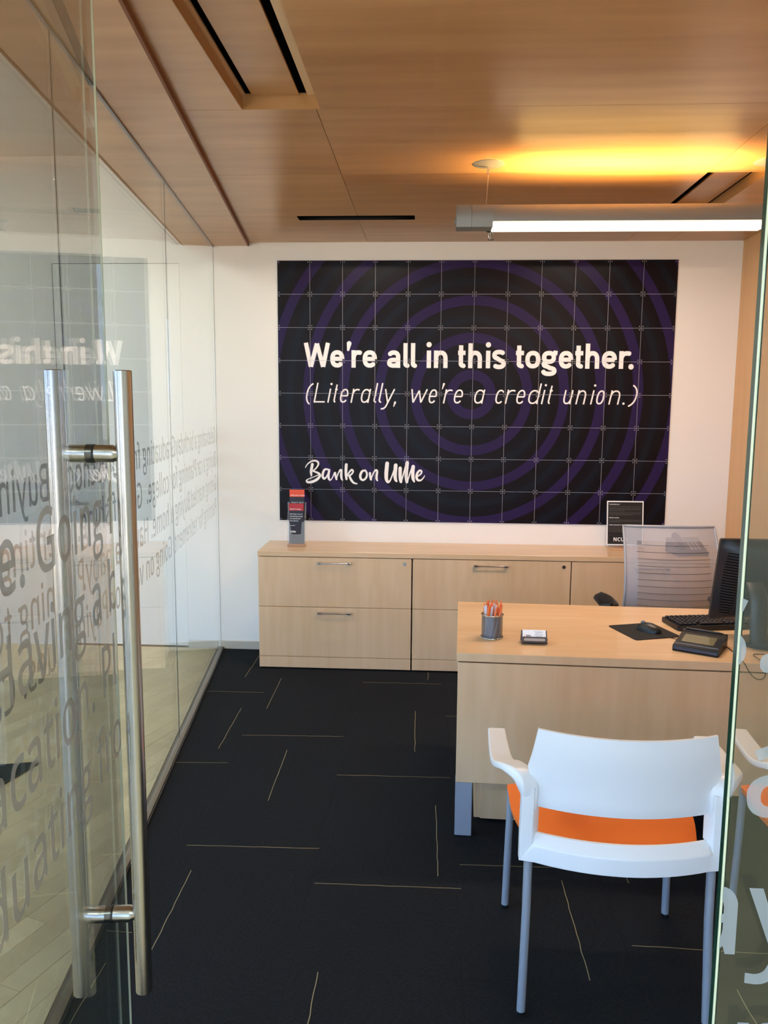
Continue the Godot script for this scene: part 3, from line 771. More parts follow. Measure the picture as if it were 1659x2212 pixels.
func mural() -> void:
	# the print: rings of purple and dark teal about one centre
	var px := print_w / (MX1 - MX0)
	var table := []
	for i in 2400:
		var r := i / px / 0.2315 - 0.54
		var t := r - floorf(r + 0.5)          # -0.5 .. 0.5, 0 on a purple ring
		var c := Vector3(20, 14, 18)
		var aw := 0.135
		if absf(t) < aw: c = Vector3(40, 27, 66)
		elif absf(absf(t) - 0.5) < 0.09: c = Vector3(21, 23, 32)
		elif absf(t) > 0.3: c = Vector3(20, 16, 21)
		table.append(c)
	print_data = PackedByteArray(); print_data.resize(print_w * print_h * 3)
	var cc := mp(0.264, 1.719)
	var i := 0
	for y in print_h:
		var dy2 := (y - cc.y) * (y - cc.y)
		for x in print_w:
			var c: Vector3 = table[int(sqrt(dy2 + (x - cc.x) * (x - cc.x)))]
			print_data[i] = int(c.x); print_data[i + 1] = int(c.y); print_data[i + 2] = int(c.z)
			i += 3
	var one := [["W", -0.81, -0.645], ["e", -0.642, -0.551], ["'", -0.539, -0.51], ["r", -0.505, -0.442], ["e", -0.433, -0.341], ["a", -0.276, -0.191], ["l", -0.172, -0.144], ["l", -0.124, -0.096], ["i", -0.024, 0.003], ["n", 0.023, 0.111], ["t", 0.176, 0.224], ["h", 0.241, 0.329], ["i", 0.352, 0.378], ["s", 0.393, 0.48], ["t", 0.542, 0.593], ["o", 0.602, 0.697], ["g", 0.706, 0.803], ["e", 0.812, 0.903], ["t", 0.914, 0.964], ["h", 0.978, 1.066], ["e", 1.081, 1.175], ["r", 1.188, 1.259], [".", 1.249, 1.28]]
	var two := [["(", -0.797, -0.748], ["L", -0.752, -0.679], ["i", -0.665, -0.627], ["t", -0.627, -0.587], ["e", -0.586, -0.517], ["r", -0.512, -0.448], ["ɑ", -0.451, -0.376], ["l", -0.366, -0.331], ["l", -0.333, -0.299], ["y", -0.314, -0.221], [",", -0.237, -0.215], ["w", -0.137, -0.011], ["e", -0.014, 0.054], ["'", 0.072, 0.097], ["r", 0.084, 0.149], ["e", 0.147, 0.22], ["ɑ", 0.277, 0.355], ["c", 0.412, 0.483], ["r", 0.479, 0.55], ["e", 0.545, 0.616], ["d", 0.62, 0.712], ["i", 0.702, 0.747], ["t", 0.745, 0.788], ["u", 0.842, 0.913], ["n", 0.925, 1.0], ["i", 1.012, 1.056], ["o", 1.049, 1.116], ["n", 1.132, 1.214], [".", 1.219, 1.238], [")", 1.248, 1.306]]
	for set in [[one, 1.885, 0.110, 0.127, 0.0], [two, 1.661, 0.0895, 0.055, 0.2]]:
		for g in set[0]:
			var u: float = set[2]
			var lean: float = set[4]
			var tall := 1.0
			var low := 0.0
			if g[0] in "Ldl": tall = 1.42
			if g[0] in "it": tall = 1.3
			if g[0] == "y": low = -0.4
			if g[0] in "()": tall = 1.42; low = -0.2
			if g[0] == "'": tall = 1.4; low = 1.0
			if g[0] == ",": tall = 0.1; low = -0.25
			if g[0] == ".": tall = 0.2
			var w: float = (g[2] - g[1]) / u - lean * (tall - low)
			if g[0] == "l" and lean == 0.0: w = 0.25
			if g[0] == "L": w = (g[2] - g[1]) / u
			var shift := 0.0
			if g[0] == "(": w = 0.8; shift = -0.24
			if g[0] == ")": w = 1.0; shift = -0.36
			w = maxf(w, 2.2 * set[3])
			for st in glyph(g[0], w, set[3]):
				var q := []
				for p in st:
					q.append(mp(g[1] + (p.x + shift + lean * (p.y - low)) * u, set[1] + p.y * u))
				var half: float = set[3] * u * px
				if g[0] in "i." and st.size() == 2 and absf(st[0].y - st[1].y) < 0.02:
					dab(q[0], q[1], half * (1.2 if lean == 0.0 else 1.5), half * (1.2 if lean == 0.0 else 1.5))
				elif g[0] in "',":
					dab(q[0], q[1], half * (1.1 if lean == 0.0 else 1.4), half * 0.55)
				else:
					stroke(q, half)
	# the brush script below: points of x, y and half width as measured along each stroke
	var brush := [[[195, 185, 16], [185, 230, 17], [178, 280, 16], [182, 322, 9]], [[110, 225, 5], [135, 185, 7], [180, 152, 9], [230, 142, 11], [262, 160, 12], [265, 190, 10], [240, 230, 8], [205, 262, 8]], [[205, 268, 8], [265, 290, 13], [285, 320, 14], [250, 365, 16], [190, 395, 16], [140, 400, 14], [122, 385, 9], [140, 365, 6], [200, 340, 5], [270, 310, 5]],
		[[385, 245, 10], [345, 245, 12], [322, 285, 14], [318, 330, 14], [335, 355, 13], [362, 335, 9], [385, 290, 8], [398, 250, 11]], [[397, 252, 13], [388, 310, 14], [392, 355, 13], [408, 372, 8], [430, 350, 6], [458, 290, 8]], [[466, 285, 13], [476, 330, 13], [484, 362, 10], [490, 335, 6], [508, 285, 8], [532, 250, 12], [545, 262, 14], [540, 310, 14], [546, 352, 13], [556, 370, 8]],
		[[602, 185, 17], [598, 240, 17], [598, 300, 16], [604, 358, 13]], [[610, 325, 8], [640, 272, 10], [668, 247, 12], [684, 264, 10], [668, 295, 10], [640, 315, 10]], [[638, 318, 13], [660, 365, 14], [690, 400, 12], [730, 412, 7]],
		[[832, 250, 9], [792, 263, 14], [770, 310, 15], [776, 350, 14], [804, 367, 12], [838, 340, 12], [850, 295, 12], [832, 252, 10]], [[885, 282, 13], [890, 325, 13], [898, 362, 10], [906, 335, 6], [928, 280, 9], [955, 247, 12], [971, 262, 13], [965, 310, 14], [965, 350, 13], [975, 372, 8]],
		[[1090, 165, 22], [1085, 220, 23], [1080, 290, 23], [1082, 350, 20], [1100, 386, 15], [1125, 370, 9], [1150, 310, 8], [1176, 240, 10]], [[1192, 186, 22], [1188, 240, 22], [1185, 310, 21], [1192, 358, 17], [1206, 378, 9]],
		[[1245, 220, 20], [1245, 280, 20], [1248, 340, 20], [1256, 384, 14], [1266, 360, 8], [1290, 270, 8], [1318, 170, 10]], [[1328, 155, 21], [1322, 230, 21], [1318, 310, 20], [1326, 386, 14], [1342, 350, 7], [1366, 270, 8], [1388, 210, 10]], [[1400, 200, 21], [1395, 270, 21], [1400, 340, 19], [1414, 380, 9]],
		[[1446, 320, 8], [1490, 287, 9], [1500, 254, 10], [1476, 246, 11], [1449, 280, 14], [1441, 325, 15], [1456, 358, 14], [1490, 362, 10], [1520, 335, 7], [1538, 305, 4]]]
	for st in brush:
		var pts := []
		for p in st:
			pts.append([mp(-0.867 + p[0] / 5.53 * 0.003027, 1.2955 - (p[1] / 5.53 - 22.0) * 0.00304), p[2] / 5.53 * 0.003027 * px])
		for k in pts.size() - 1:
			var p0: Vector2 = pts[maxi(k - 1, 0)][0]
			var p1: Vector2 = pts[k][0]
			var p2: Vector2 = pts[k + 1][0]
			var p3: Vector2 = pts[mini(k + 2, pts.size() - 1)][0]
			var a := p1
			for j in range(1, 7):
				var b := p1.cubic_interpolate(p2, p0, p3, j / 6.0)
				dab(a, b, lerpf(pts[k][1], pts[k + 1][1], (j - 1) / 6.0), lerpf(pts[k][1], pts[k + 1][1], j / 6.0))
				a = b
	var m := mat("mural_print", Color.WHITE, 0.36)
	m.metallic_specular = 0.25
	m.albedo_texture = ImageTexture.create_from_image(Image.create_from_data(print_w, print_h, false, Image.FORMAT_RGB8, print_data))
	m.texture_repeat = false
	var pin_m := mat("mural_pin", rgb(205, 200, 198), 0.4)
	var o := base("tile_mural", Vector3((MX0 + MX1) / 2.0, MY0, BACK))
	tag(o, "large dark purple mural of square tiles with rings and white slogan on the back wall", "mural")
	wobj("backing", span(MX0 + 0.004, MX1 - 0.004, MY0 + 0.004, MY1 - 0.004, BACK, BACK + 0.0055), mat("mural_backing", rgb(190, 186, 190), 0.6), o)
	var tw := (MX1 - MX0) / 12.0
	var th := (MY1 - MY0) / 8.0
	var pins := MB.new()
	for a in [[-1, -1], [1, -1], [1, 1], [-1, 1]]:
		pins.tube([Vector3(a[0] * (tw / 2 - 0.011), a[1] * (th / 2 - 0.011), 0.0), Vector3(a[0] * (tw / 2 - 0.011), a[1] * (th / 2 - 0.011), 0.0022)], 0.0027, 8)
	var pin_mesh := pins.mesh()
	for r in 8:
		for k in 12:
			var c := Vector2(MX0 + (k + 0.5) * tw, MY0 + (r + 0.5) * th)
			var h := Vector2(tw / 2 - 0.0011, th / 2 - 0.0011)
			var t := MB.new()
			var zf := 0.0018
			var cs := [Vector2(-1, -1), Vector2(1, -1), Vector2(1, 1), Vector2(-1, 1)]
			var uvs := []
			var fp := []
			for e in cs:
				uvs.append(mp(c.x + e.x * h.x, c.y + e.y * h.y) / Vector2(print_w, print_h))
				fp.append(Vector3(e.x * h.x, e.y * h.y, zf))
			t.tri(fp[0], fp[1], fp[2], Vector3.BACK, uvs[0], uvs[1], uvs[2])
			t.tri(fp[0], fp[2], fp[3], Vector3.BACK, uvs[0], uvs[2], uvs[3])
			for e in 4:
				var f := (e + 1) % 4
				var mid: Vector3 = (fp[e] + fp[f]) / 2.0
				var back := Vector3(0, 0, -zf)
				t.tri(fp[e], fp[f], fp[f] + back, Vector3(mid.x, mid.y, 0), uvs[e], uvs[f], uvs[f])
				t.tri(fp[e], fp[f] + back, fp[e] + back, Vector3(mid.x, mid.y, 0), uvs[e], uvs[f], uvs[e])
			var tl := obj("tile", t, m, o, Vector3(c.x, c.y, BACK + 0.0056) - o.position)
			obj("corner_pins", pin_mesh, pin_m, tl, Vector3(0, 0, zf)).set_meta("kind", "stuff")

# ------------------------------------------------------------------ lamps
func area(parent: Node3D, called: String, at: Vector3, size: Vector2, energy: float, color: Color, rot: Vector3) -> void:
	var l := AreaLight3D.new()
	l.name = called
	l.area_size = size; l.light_energy = energy; l.light_color = color; l.shadow_enabled = true
	l.area_range = 14.0
	parent.add_child(l, true)
	l.position = at; l.rotation_degrees = rot

func lamps() -> void:
	# hanging linear lamp: light goes up to the wood ceiling and down to the desk
	var p := base("pendant_light", Vector3(0.817, 2.40, -3.6))
	tag(p, "long grey linear lamp hanging on thin cables under the wood ceiling", "light")
	var L := 1.43
	var sec := [Vector2(-0.05, 0.022), Vector2(-0.052, 0.035), Vector2(-0.052, 0.066), Vector2(-0.042, 0.09), Vector2(-0.036, 0.09), Vector2(-0.036, 0.044), Vector2(0.036, 0.044), Vector2(0.036, 0.09), Vector2(0.042, 0.09), Vector2(0.052, 0.066), Vector2(0.052, 0.035), Vector2(0.05, 0.022)]
	var poly := PackedVector2Array()
	for q in sec: poly.append(q)
	var turn := Basis(Vector3.UP, deg_to_rad(90))
	var h := MB.new(); h.plate(poly, -L / 2 + 0.153, L / 2 - 0.153)
	obj("housing", h.moved(Transform3D(turn, Vector3.ZERO)), M.lamp_paint, p)
	for s in [-1.0, 1.0]:
		var e := MB.new()
		var solid := PackedVector2Array([Vector2(-0.045, 0.0), sec[1], sec[2], sec[3], sec[8], sec[9], sec[10], Vector2(0.045, 0.0)])
		e.plate(solid, minf(s * L / 2, s * (L / 2 - 0.0635)), maxf(s * L / 2, s * (L / 2 - 0.0635)))
		var g := MB.new(); g.plate(solid, minf(s * (L / 2 - 0.0645), s * (L / 2 - 0.153)), maxf(s * (L / 2 - 0.0645), s * (L / 2 - 0.153)))
		obj("end_block", g.moved(Transform3D(turn, Vector3.ZERO)), M.lamp_paint, p)
		e.bevel_box(Vector3(0, 0.03, s * (L / 2 + 0.003)), Vector3(0.03, 0.02, 0.006), 0.002)
		obj("end_cap", e.moved(Transform3D(turn, Vector3.ZERO)), M.lamp_paint, p)
	var glow := mat("lamp_lens", rgb(255, 246, 230), 0.4)
	glow.emission_enabled = true; glow.emission = rgb(255, 238, 212); glow.emission_energy_multiplier = 2.2
	obj("lens", bx(Vector3(0.0, 0.0085, 0), Vector3(1.126, 0.027, 0.076), 0.003), glow, p)
	area(p, "down_light", Vector3(0, -0.008, 0), Vector2(1.12, 0.09), PENDANT_DOWN, rgb(255, 233, 211), Vector3(-90, 0, 0))
	for s in [-1.0, 1.0]: area(p, "side_light", Vector3(0, 0.0095, s * 0.0395), Vector2(1.12, 0.024), PENDANT_SIDE, rgb(255, 230, 205), Vector3(0, 0 if s < 0 else 180, 0))
	obj("tube_light", bx(Vector3(0, 0.048, 0), Vector3(0.9, 0.006, 0.05), 0.001), glow, p)
	area(p, "up_light", Vector3(0, 0.060, 0), Vector2(0.9, 0.05), PENDANT_UP, rgb(255, 206, 124), Vector3(90, 0, 0))
	for x in [-0.582, 0.583]:
		var c := MB.new(); c.lathe([Vector2(0, -0.012), Vector2(0.02, -0.011), Vector2(0.05, -0.007), Vector2(0.067, -0.002), Vector2(0.068, 0.0)], 36)
		obj("canopy", c, mat("canopy_paint", rgb(124, 120, 116), 0.4), p, Vector3(x, CEIL - 2.40, 0))
		var w := MB.new(); w.tube([Vector3(x, CEIL - 2.42, 0), Vector3(x, CEIL - 2.44, 0)], 0.005, 8)
		w.tube([Vector3(x, CEIL - 2.44, 0), Vector3(x - 0.008, 0.085, 0)], 0.0011, 6)
		obj("cable", w, M.steel, p)
	# wall washers sunk in the two black ceiling slots before the back wall
	for x in [-0.417, 0.96]:
		var w := base("wall_washer", Vector3(x, CEIL + 0.036, -4.55))
		tag(w, "slim lamp sunk in the %s black ceiling slot, washing the tiled mural" % ("left" if x < 0 else "hidden right"), "light", "lamps in the ceiling slots")
		obj("lamp_bar", bx(Vector3(0, -0.004, 0), Vector3(0.5, 0.012, 0.02), 0.002), M.black_plastic, w)
		obj("lamp_strip", bx(Vector3(0, -0.0115, -0.001), Vector3(0.48, 0.002, 0.012)), glow, w)
		area(w, "wash_light", Vector3(0, -0.016, -0.004), Vector2(0.48, 0.012), WASH, rgb(255, 236, 218), Vector3(-90, 0, 0))
	# lobby ceiling lights, out of the picture
	var k := 0
	for at in [Vector3(-2.6, 3.2, -3.6), Vector3(-2.6, 3.2, -1.4), Vector3(-2.0, 3.2, 1.2), Vector3(0.8, 3.2, 1.2)]:
		k += 1
		var c := base("ceiling_light", at)
		tag(c, "square lobby ceiling light panel " + ["above the flush white door", "above the black floor mat", "behind the camera near the side windows", "behind the camera near the front windows"][k - 1], "light", "lobby ceiling lights")
		obj("frame", bx(Vector3(0, -0.01, 0), Vector3(0.64, 0.02, 0.64), 0.004), M.white_door, c)
		obj("light_panel", bx(Vector3(0, -0.021, 0), Vector3(0.58, 0.006, 0.58), 0.001), glow, c)
		area(c, "panel_light", Vector3(0, -0.03, 0), Vector2(0.56, 0.56), LOBBY, rgb(214, 245, 240), Vector3(-90, 0, 0))

# ------------------------------------------------------------------ furniture
func lateral_file(x0: float, x1: float, label: String) -> void:
	var zf := -4.865
	var f := base("lateral_file", Vector3((x0 + x1) / 2, 0, (zf + BACK) / 2))
	tag(f, label, "cabinet", "lateral file cabinets along the back wall")
	wobj("body", span(x0 + 0.004, x1 - 0.004, 0.012, 0.716, BACK + 0.014, zf - 0.02), M.maple_upright, f)
	wobj("plinth", span(x0 + 0.02, x1 - 0.02, 0.0, 0.012, BACK + 0.03, zf - 0.05), M.black_void, f)
	wobj("base_panel", span(x0, x1, 0.010, 0.0795, zf - 0.02, zf, 0.001), M.maple_upright, f)
	for d in [[0.0825, 0.3995], [0.4025, 0.7145]]:
		var dr := wobj("drawer", span(x0, x1, d[0], d[1], zf - 0.019, zf, 0.001), M.maple_upright, f)
		var y: float = d[1] - 0.032
		var c := x0 + 0.475
		var h := MB.new()
		h.join(span(c - 0.098, c + 0.098, y - 0.004, y + 0.004, zf + 0.022, zf + 0.029, 0.002))
		for s in [-1.0, 1.0]: h.join(bx(Vector3(c + s * 0.092, y, zf + 0.0145), Vector3(0.026, 0.011, 0.029), 0.002))
		wobj("handle", h, M.steel, dr)
		if d[1] > 0.6:
			var l := MB.new(); l.tube([Vector3(x1 - 0.042, y, zf), Vector3(x1 - 0.042, y, zf + 0.004)], 0.0105, 20)
			l.box(Vector3(x1 - 0.042, y, zf + 0.0045), Vector3(0.002, 0.009, 0.001))
			wobj("lock", l, M.steel, dr)

func furniture() -> void:
	lateral_file(-1.046, -0.0965, "maple two-drawer file cabinet at the left end, under the brochure holder")
	lateral_file(-0.0885, 0.869, "maple two-drawer file cabinet in the middle of the row")
	lateral_file(0.875, 1.83, "maple two-drawer file cabinet at the right end, behind the mesh chair")
	var top := base("credenza_top", Vector3(0.39, 0.718, -5.06))
	tag(top, "long maple worktop lying across the three file cabinets", "worktop")
	wobj("worktop", span(-1.05, 1.834, 0.7185, 0.75, BACK + 0.001, -4.862, 0.002), M.maple, top)
	# desk, standing a little askew: local x along its front edge, -z toward its back
	var askew := -2.3
	var d := base("desk", Vector3(0.115, 0, -2.94), askew)
	tag(d, "large maple desk with a deep front panel and silver square legs", "desk")
	obj("desk_top", span(0.0, 1.72, 0.703, 0.735, -0.795, -0.0022, 0.001), M.maple, d)
	obj("edge_band", span(0.0, 1.72, 0.703, 0.7348, -0.0021, 0.0, 0.0006), M.maple_upright, d)
	obj("front_panel", span(0.005, 1.715, 0.222, 0.697, -0.025, -0.003, 0.0015), M.maple_upright, d)
	obj("top_rail", span(0.015, 1.705, 0.692, 0.703, -0.78, -0.026), M.black_void, d)
	for p in [[0.004, -0.005], [1.65, -0.005], [0.008, -0.72], [1.645, -0.72]]:
		obj("leg", span(p[0], p[0] + 0.065, 0.004, 0.222 if p[1] > -0.1 else 0.692, p[1] - 0.065, p[1], 0.002), M.silver_paint, d)
		obj("glide", span(p[0] + 0.012, p[0] + 0.053, 0.0, 0.004, p[1] - 0.053, p[1] - 0.012), M.black_plastic, d)
	var pd := base("file_pedestal", d.transform * Vector3(0.08, 0, -0.13), askew)
	tag(pd, "maple file pedestal standing on the carpet under the desk", "cabinet")
	obj("body", span(0.0, 0.43, 0.012, 0.66, -0.57, -0.005, 0.002), M.maple_upright, pd)
	obj("back_panel", span(0.025, 0.43, 0.012, 0.66, -0.0048, 0.0, 0.001), M.maple_upright, pd)
	obj("plinth", span(0.02, 0.41, 0.0, 0.012, -0.55, -0.03), M.black_void, pd)
	for y in [[0.02, 0.33], [0.335, 0.49], [0.495, 0.655]]:
		var dr := obj("drawer", span(0.002, 0.428, y[0], y[1], -0.59, -0.57, 0.001), M.maple_upright, pd)
		obj("handle", span(0.14, 0.29, y[1] - 0.035, y[1] - 0.027, -0.61, -0.592, 0.001), M.steel, dr)
	# visitors' chairs
	var c := visitor_chair("visitor_chair")
	c.position = Vector3(0.527, 0, -2.265); c.rotation_degrees.y = -1.6
	tag(c, "white-backed visitor chair with orange seat, standing in the doorway in front of the desk", "chair", "visitor chairs at the desk")
	var e := c.duplicate()
	e.name = numbered("visitor_chair")
	add_child(e)
	e.position = Vector3(1.262, 0, -2.29); e.rotation_degrees.y = -6.0
	tag(e, "white-backed visitor chair with orange seat, behind the lettered glass front pane", "chair", "visitor chairs at the desk")
	task_chair()

func ribbon(path: Array, wide: Array, thick: Array, wdir: Array) -> MB:   # a rounded strap along a path
	var rings := []
	for i in path.size():
		var t: Vector3
		if i == 0: t = path[1] - path[0]
		elif i == path.size() - 1: t = path[i] - path[i - 1]
		else: t = path[i + 1] - path[i - 1]
		t = t.normalized()
		var w: Vector3 = wdir[i]
		w = (w - t * w.dot(t)).normalized()
		var n := t.cross(w)
		var ring := PackedVector3Array()
		var a: float = wide[i] / 2.0
		var b: float = thick[i] / 2.0
		var r := b * 0.55
		for k in [[a - r, b], [a - r * 0.3, b - r * 0.3], [a, b - r], [a, r - b], [a - r * 0.3, r * 0.3 - b], [a - r, -b], [r - a, -b], [r * 0.3 - a, r * 0.3 - b], [-a, r - b], [-a, b - r], [r * 0.3 - a, b - r * 0.3], [r - a, b]]:
			ring.append(path[i] + w * k[0] + n * k[1])
		rings.append(ring)
	var m := MB.new(); m.loft(rings)
	return m

func smooth_path(pts: Array, n: int) -> Array:
	var out := []
	for i in pts.size() - 1:
		for k in n:
			out.append(pts[i].cubic_interpolate(pts[i + 1], pts[maxi(i - 1, 0)], pts[mini(i + 2, pts.size() - 1)], float(k) / n))
	out.append(pts[-1])
	return out

# local: front of the chair at -z, the back toward the lobby at +z
func visitor_chair(called: String) -> Node3D:
	var o := base(called)
	var bulge := func(x: float) -> float: return 0.232 + 0.058 * (1.0 - pow(absf(x) / 0.25, 2.0))
	# the white U-shaped back frame: upright, bottom rail, upright
	var pts := []
	var wd := []
	var ps := [Vector2(-0.2405, 0.662), Vector2(-0.241, 0.62), Vector2(-0.242, 0.56), Vector2(-0.2425, 0.53), Vector2(-0.2425, 0.489), Vector2(-0.225, 0.489)]
	for i in range(1, 16): ps.append(Vector2(lerpf(-0.225, 0.225, i / 16.0), 0.489))
	for i in 6: ps.append(Vector2(-ps[5 - i].x, ps[5 - i].y))
	var rings := []
	for i in ps.size():
		var q: Vector2 = ps[i]
		var t: Vector2 = (ps[mini(i + 1, ps.size() - 1)] - ps[maxi(i - 1, 0)]).normalized()
		var n := Vector2(t.y, -t.x)          # outward: left, down, right
		n = -n if n.dot(Vector2(q.x, q.y - 0.62)) < 0.0 else n
		if i > 4 and i < ps.size() - 5: n = Vector2(0, -1.5)
		if i < 4: n = Vector2(-1, 0)
		if i > ps.size() - 5: n = Vector2(1, 0)
		if i == 4: n = Vector2(-1, -1.5)
		if i == ps.size() - 5: n = Vector2(1, -1.5)
		var z: float = bulge.call(q.x)
		var ring := PackedVector3Array()
		# outer back corner, inner ledge sloping forward, front faces
		for k in [[0.023, 0.008], [0.021, 0.0125], [-0.008, 0.0135], [-0.012, 0.011], [-0.027, -0.012], [-0.027, -0.02], [0.019, -0.022], [0.023, -0.018]]:
			ring.append(Vector3(q.x + n.x * k[0], q.y + n.y * k[0], z + k[1]))
		rings.append(ring)
	var f := MB.new(); f.loft(rings)
	obj("back_frame", f, M.chair_white, o, Vector3.ZERO, 38.0)
	# backrest shell: a curved sheet from upright to upright, leaning back a little
	var cols := 18
	var rows := 12
	var grid := []
	for j in rows + 1:
		var v := float(j) / rows
		var line := []
		for i in cols + 1:
			var u := lerpf(-1.0, 1.0, float(i) / cols)
			var hw := lerpf(0.222, 0.248, smoothstep(0.2, 0.5, v)) if v < 0.5 else lerpf(0.248, 0.226, pow((v - 0.5) / 0.5, 0.8))
			var x := u * hw
			var y := lerpf(0.602, 0.822, v) + 0.004 * u * u * (1.0 if v > 0.5 else 0.0)
			var z: float = bulge.call(x) - 0.012 + 0.022 * smoothstep(0.2, 1.0, v) + 0.005 * sin(PI * clampf(v * 1.1, 0, 1))
			if v < 0.08: z -= 0.004
			line.append(Vector3(x, y, z))
		grid.append(line)
	var b := MB.new()
	for s in [0.0, -0.009]:
		for j in rows:
			for i in cols:
				var d := Vector3(0, 0, s)
				b.quad(grid[j][i] + d, grid[j][i + 1] + d, grid[j + 1][i + 1] + d, grid[j + 1][i] + d, Vector3(0, 0, 1 if s == 0.0 else -1))
	var dz := Vector3(0, 0, -0.009)
	for i in cols:
		b.quad(grid[0][i], grid[0][i + 1], grid[0][i + 1] + dz, grid[0][i] + dz, Vector3.DOWN)
		b.quad(grid[rows][i], grid[rows][i + 1], grid[rows][i + 1] + dz, grid[rows][i] + dz, Vector3.UP)
	for j in rows:
		b.quad(grid[j][0], grid[j + 1][0], grid[j + 1][0] + dz, grid[j][0] + dz, Vector3.LEFT)
		b.quad(grid[j][cols], grid[j + 1][cols], grid[j + 1][cols] + dz, grid[j][cols] + dz, Vector3.RIGHT)
	obj("backrest", b, M.chair_white, o, Vector3.ZERO, 50.0)
	# arms: straps that leave the uprights, sweep outward and run forward
	for s in [-1.0, 1.0]:
		var path := smooth_path([Vector3(s * 0.241, 0.60, 0.232), Vector3(s * 0.243, 0.645, 0.233), Vector3(s * 0.256, 0.682, 0.224), Vector3(s * 0.285, 0.690, 0.182), Vector3(s * 0.304, 0.672, 0.125), Vector3(s * 0.309, 0.664, 0.06), Vector3(s * 0.310, 0.661, -0.05), Vector3(s * 0.309, 0.659, -0.125)], 5)
		var wide := []
		var thick := []
		var dir := []
		for i in path.size():
			var t := float(i) / (path.size() - 1)
			wide.append(lerpf(0.038, 0.054, smoothstep(0.02, 0.22, t)) + 0.008 * smoothstep(0.12, 0.45, t) - 0.008 * smoothstep(0.6, 1.0, t))
			thick.append(lerpf(0.022, 0.038, smoothstep(0.02, 0.22, t)) if t < 0.22 else lerpf(0.038, 0.019, smoothstep(0.22, 0.5, t)))
			dir.append(Vector3(1, 0.25 * s * (1.0 - smoothstep(0.2, 0.55, t)), 0.55 * s * sin(PI * clampf((t - 0.1) / 0.5, 0, 1))))
		obj("armrest", ribbon(path, wide, thick, dir), M.chair_white, o, Vector3.ZERO, 50.0)
	# seat cushion and the tube frame below it
	var rs := []
	for j in 15:
		var v := float(j) / 14.0
		var z := lerpf(0.215, -0.262, v)
		var hw := lerpf(0.222, 0.268, smoothstep(0.0, 0.6, v)) - 0.03 * pow(maxf(0.0, (v - 0.86) / 0.14), 2.0)
		var top := 0.462 + 0.008 * sin(PI * v) - 0.028 * pow(maxf(0.0, (v - 0.78) / 0.22), 2.0)
		var ring := PackedVector3Array()
		for k in 13:
			var u := lerpf(-1.0, 1.0, k / 12.0)
			ring.append(Vector3(u * hw, top - 0.014 * pow(absf(u), 6.0) - 0.004 * (1 - u * u), z))
		for k in 13:
			var u := lerpf(1.0, -1.0, k / 12.0)
			ring.append(Vector3(u * (hw - 0.004), top - lerpf(0.012, 0.034, smoothstep(0.05, 0.35, v)) + 0.006 * (1 - absf(u)), z))
		rs.append(ring)
	var st := MB.new(); st.loft(rs)
	obj("seat", st, M.orange_cloth, o, Vector3.ZERO, 60.0)
	var fr := MB.new()
	for s in [-1.0, 1.0]: fr.tube([Vector3(s * 0.222, 0.428, 0.12), Vector3(s * 0.25, 0.418, -0.22)], 0.0105, 12)
	fr.tube([Vector3(-0.24, 0.412, -0.2), Vector3(0.24, 0.412, -0.2)], 0.0105, 12)
	obj("seat_frame", fr, M.grey_frame, o)
	for q in [[-1.0, 0.225], [1.0, 0.225], [-1.0, -0.225], [1.0, -0.225]]:
		var l := MB.new()
		var fx: float = q[0] * (0.247 if q[1] > 0 else 0.26)
		l.tube([Vector3(q[0] * (0.239 if q[1] > 0 else 0.252), 0.47 if q[1] > 0 else 0.432, q[1]), Vector3(q[0] * (0.24 if q[1] > 0 else 0.254), 0.3, q[1] * 1.01), Vector3(fx, 0.008, q[1] * 1.06)], 0.0118, 16)
		var lg := obj("leg", l, M.silver_paint, o)
		var g := MB.new(); g.lathe([Vector2(0, 0), Vector2(0.0105, 0), Vector2(0.0122, 0.003), Vector2(0.0122, 0.012), Vector2(0, 0.012)], 14, Vector3(fx, 0, q[1] * 1.06))
		obj("glide", g, M.black_plastic, lg)
	return o

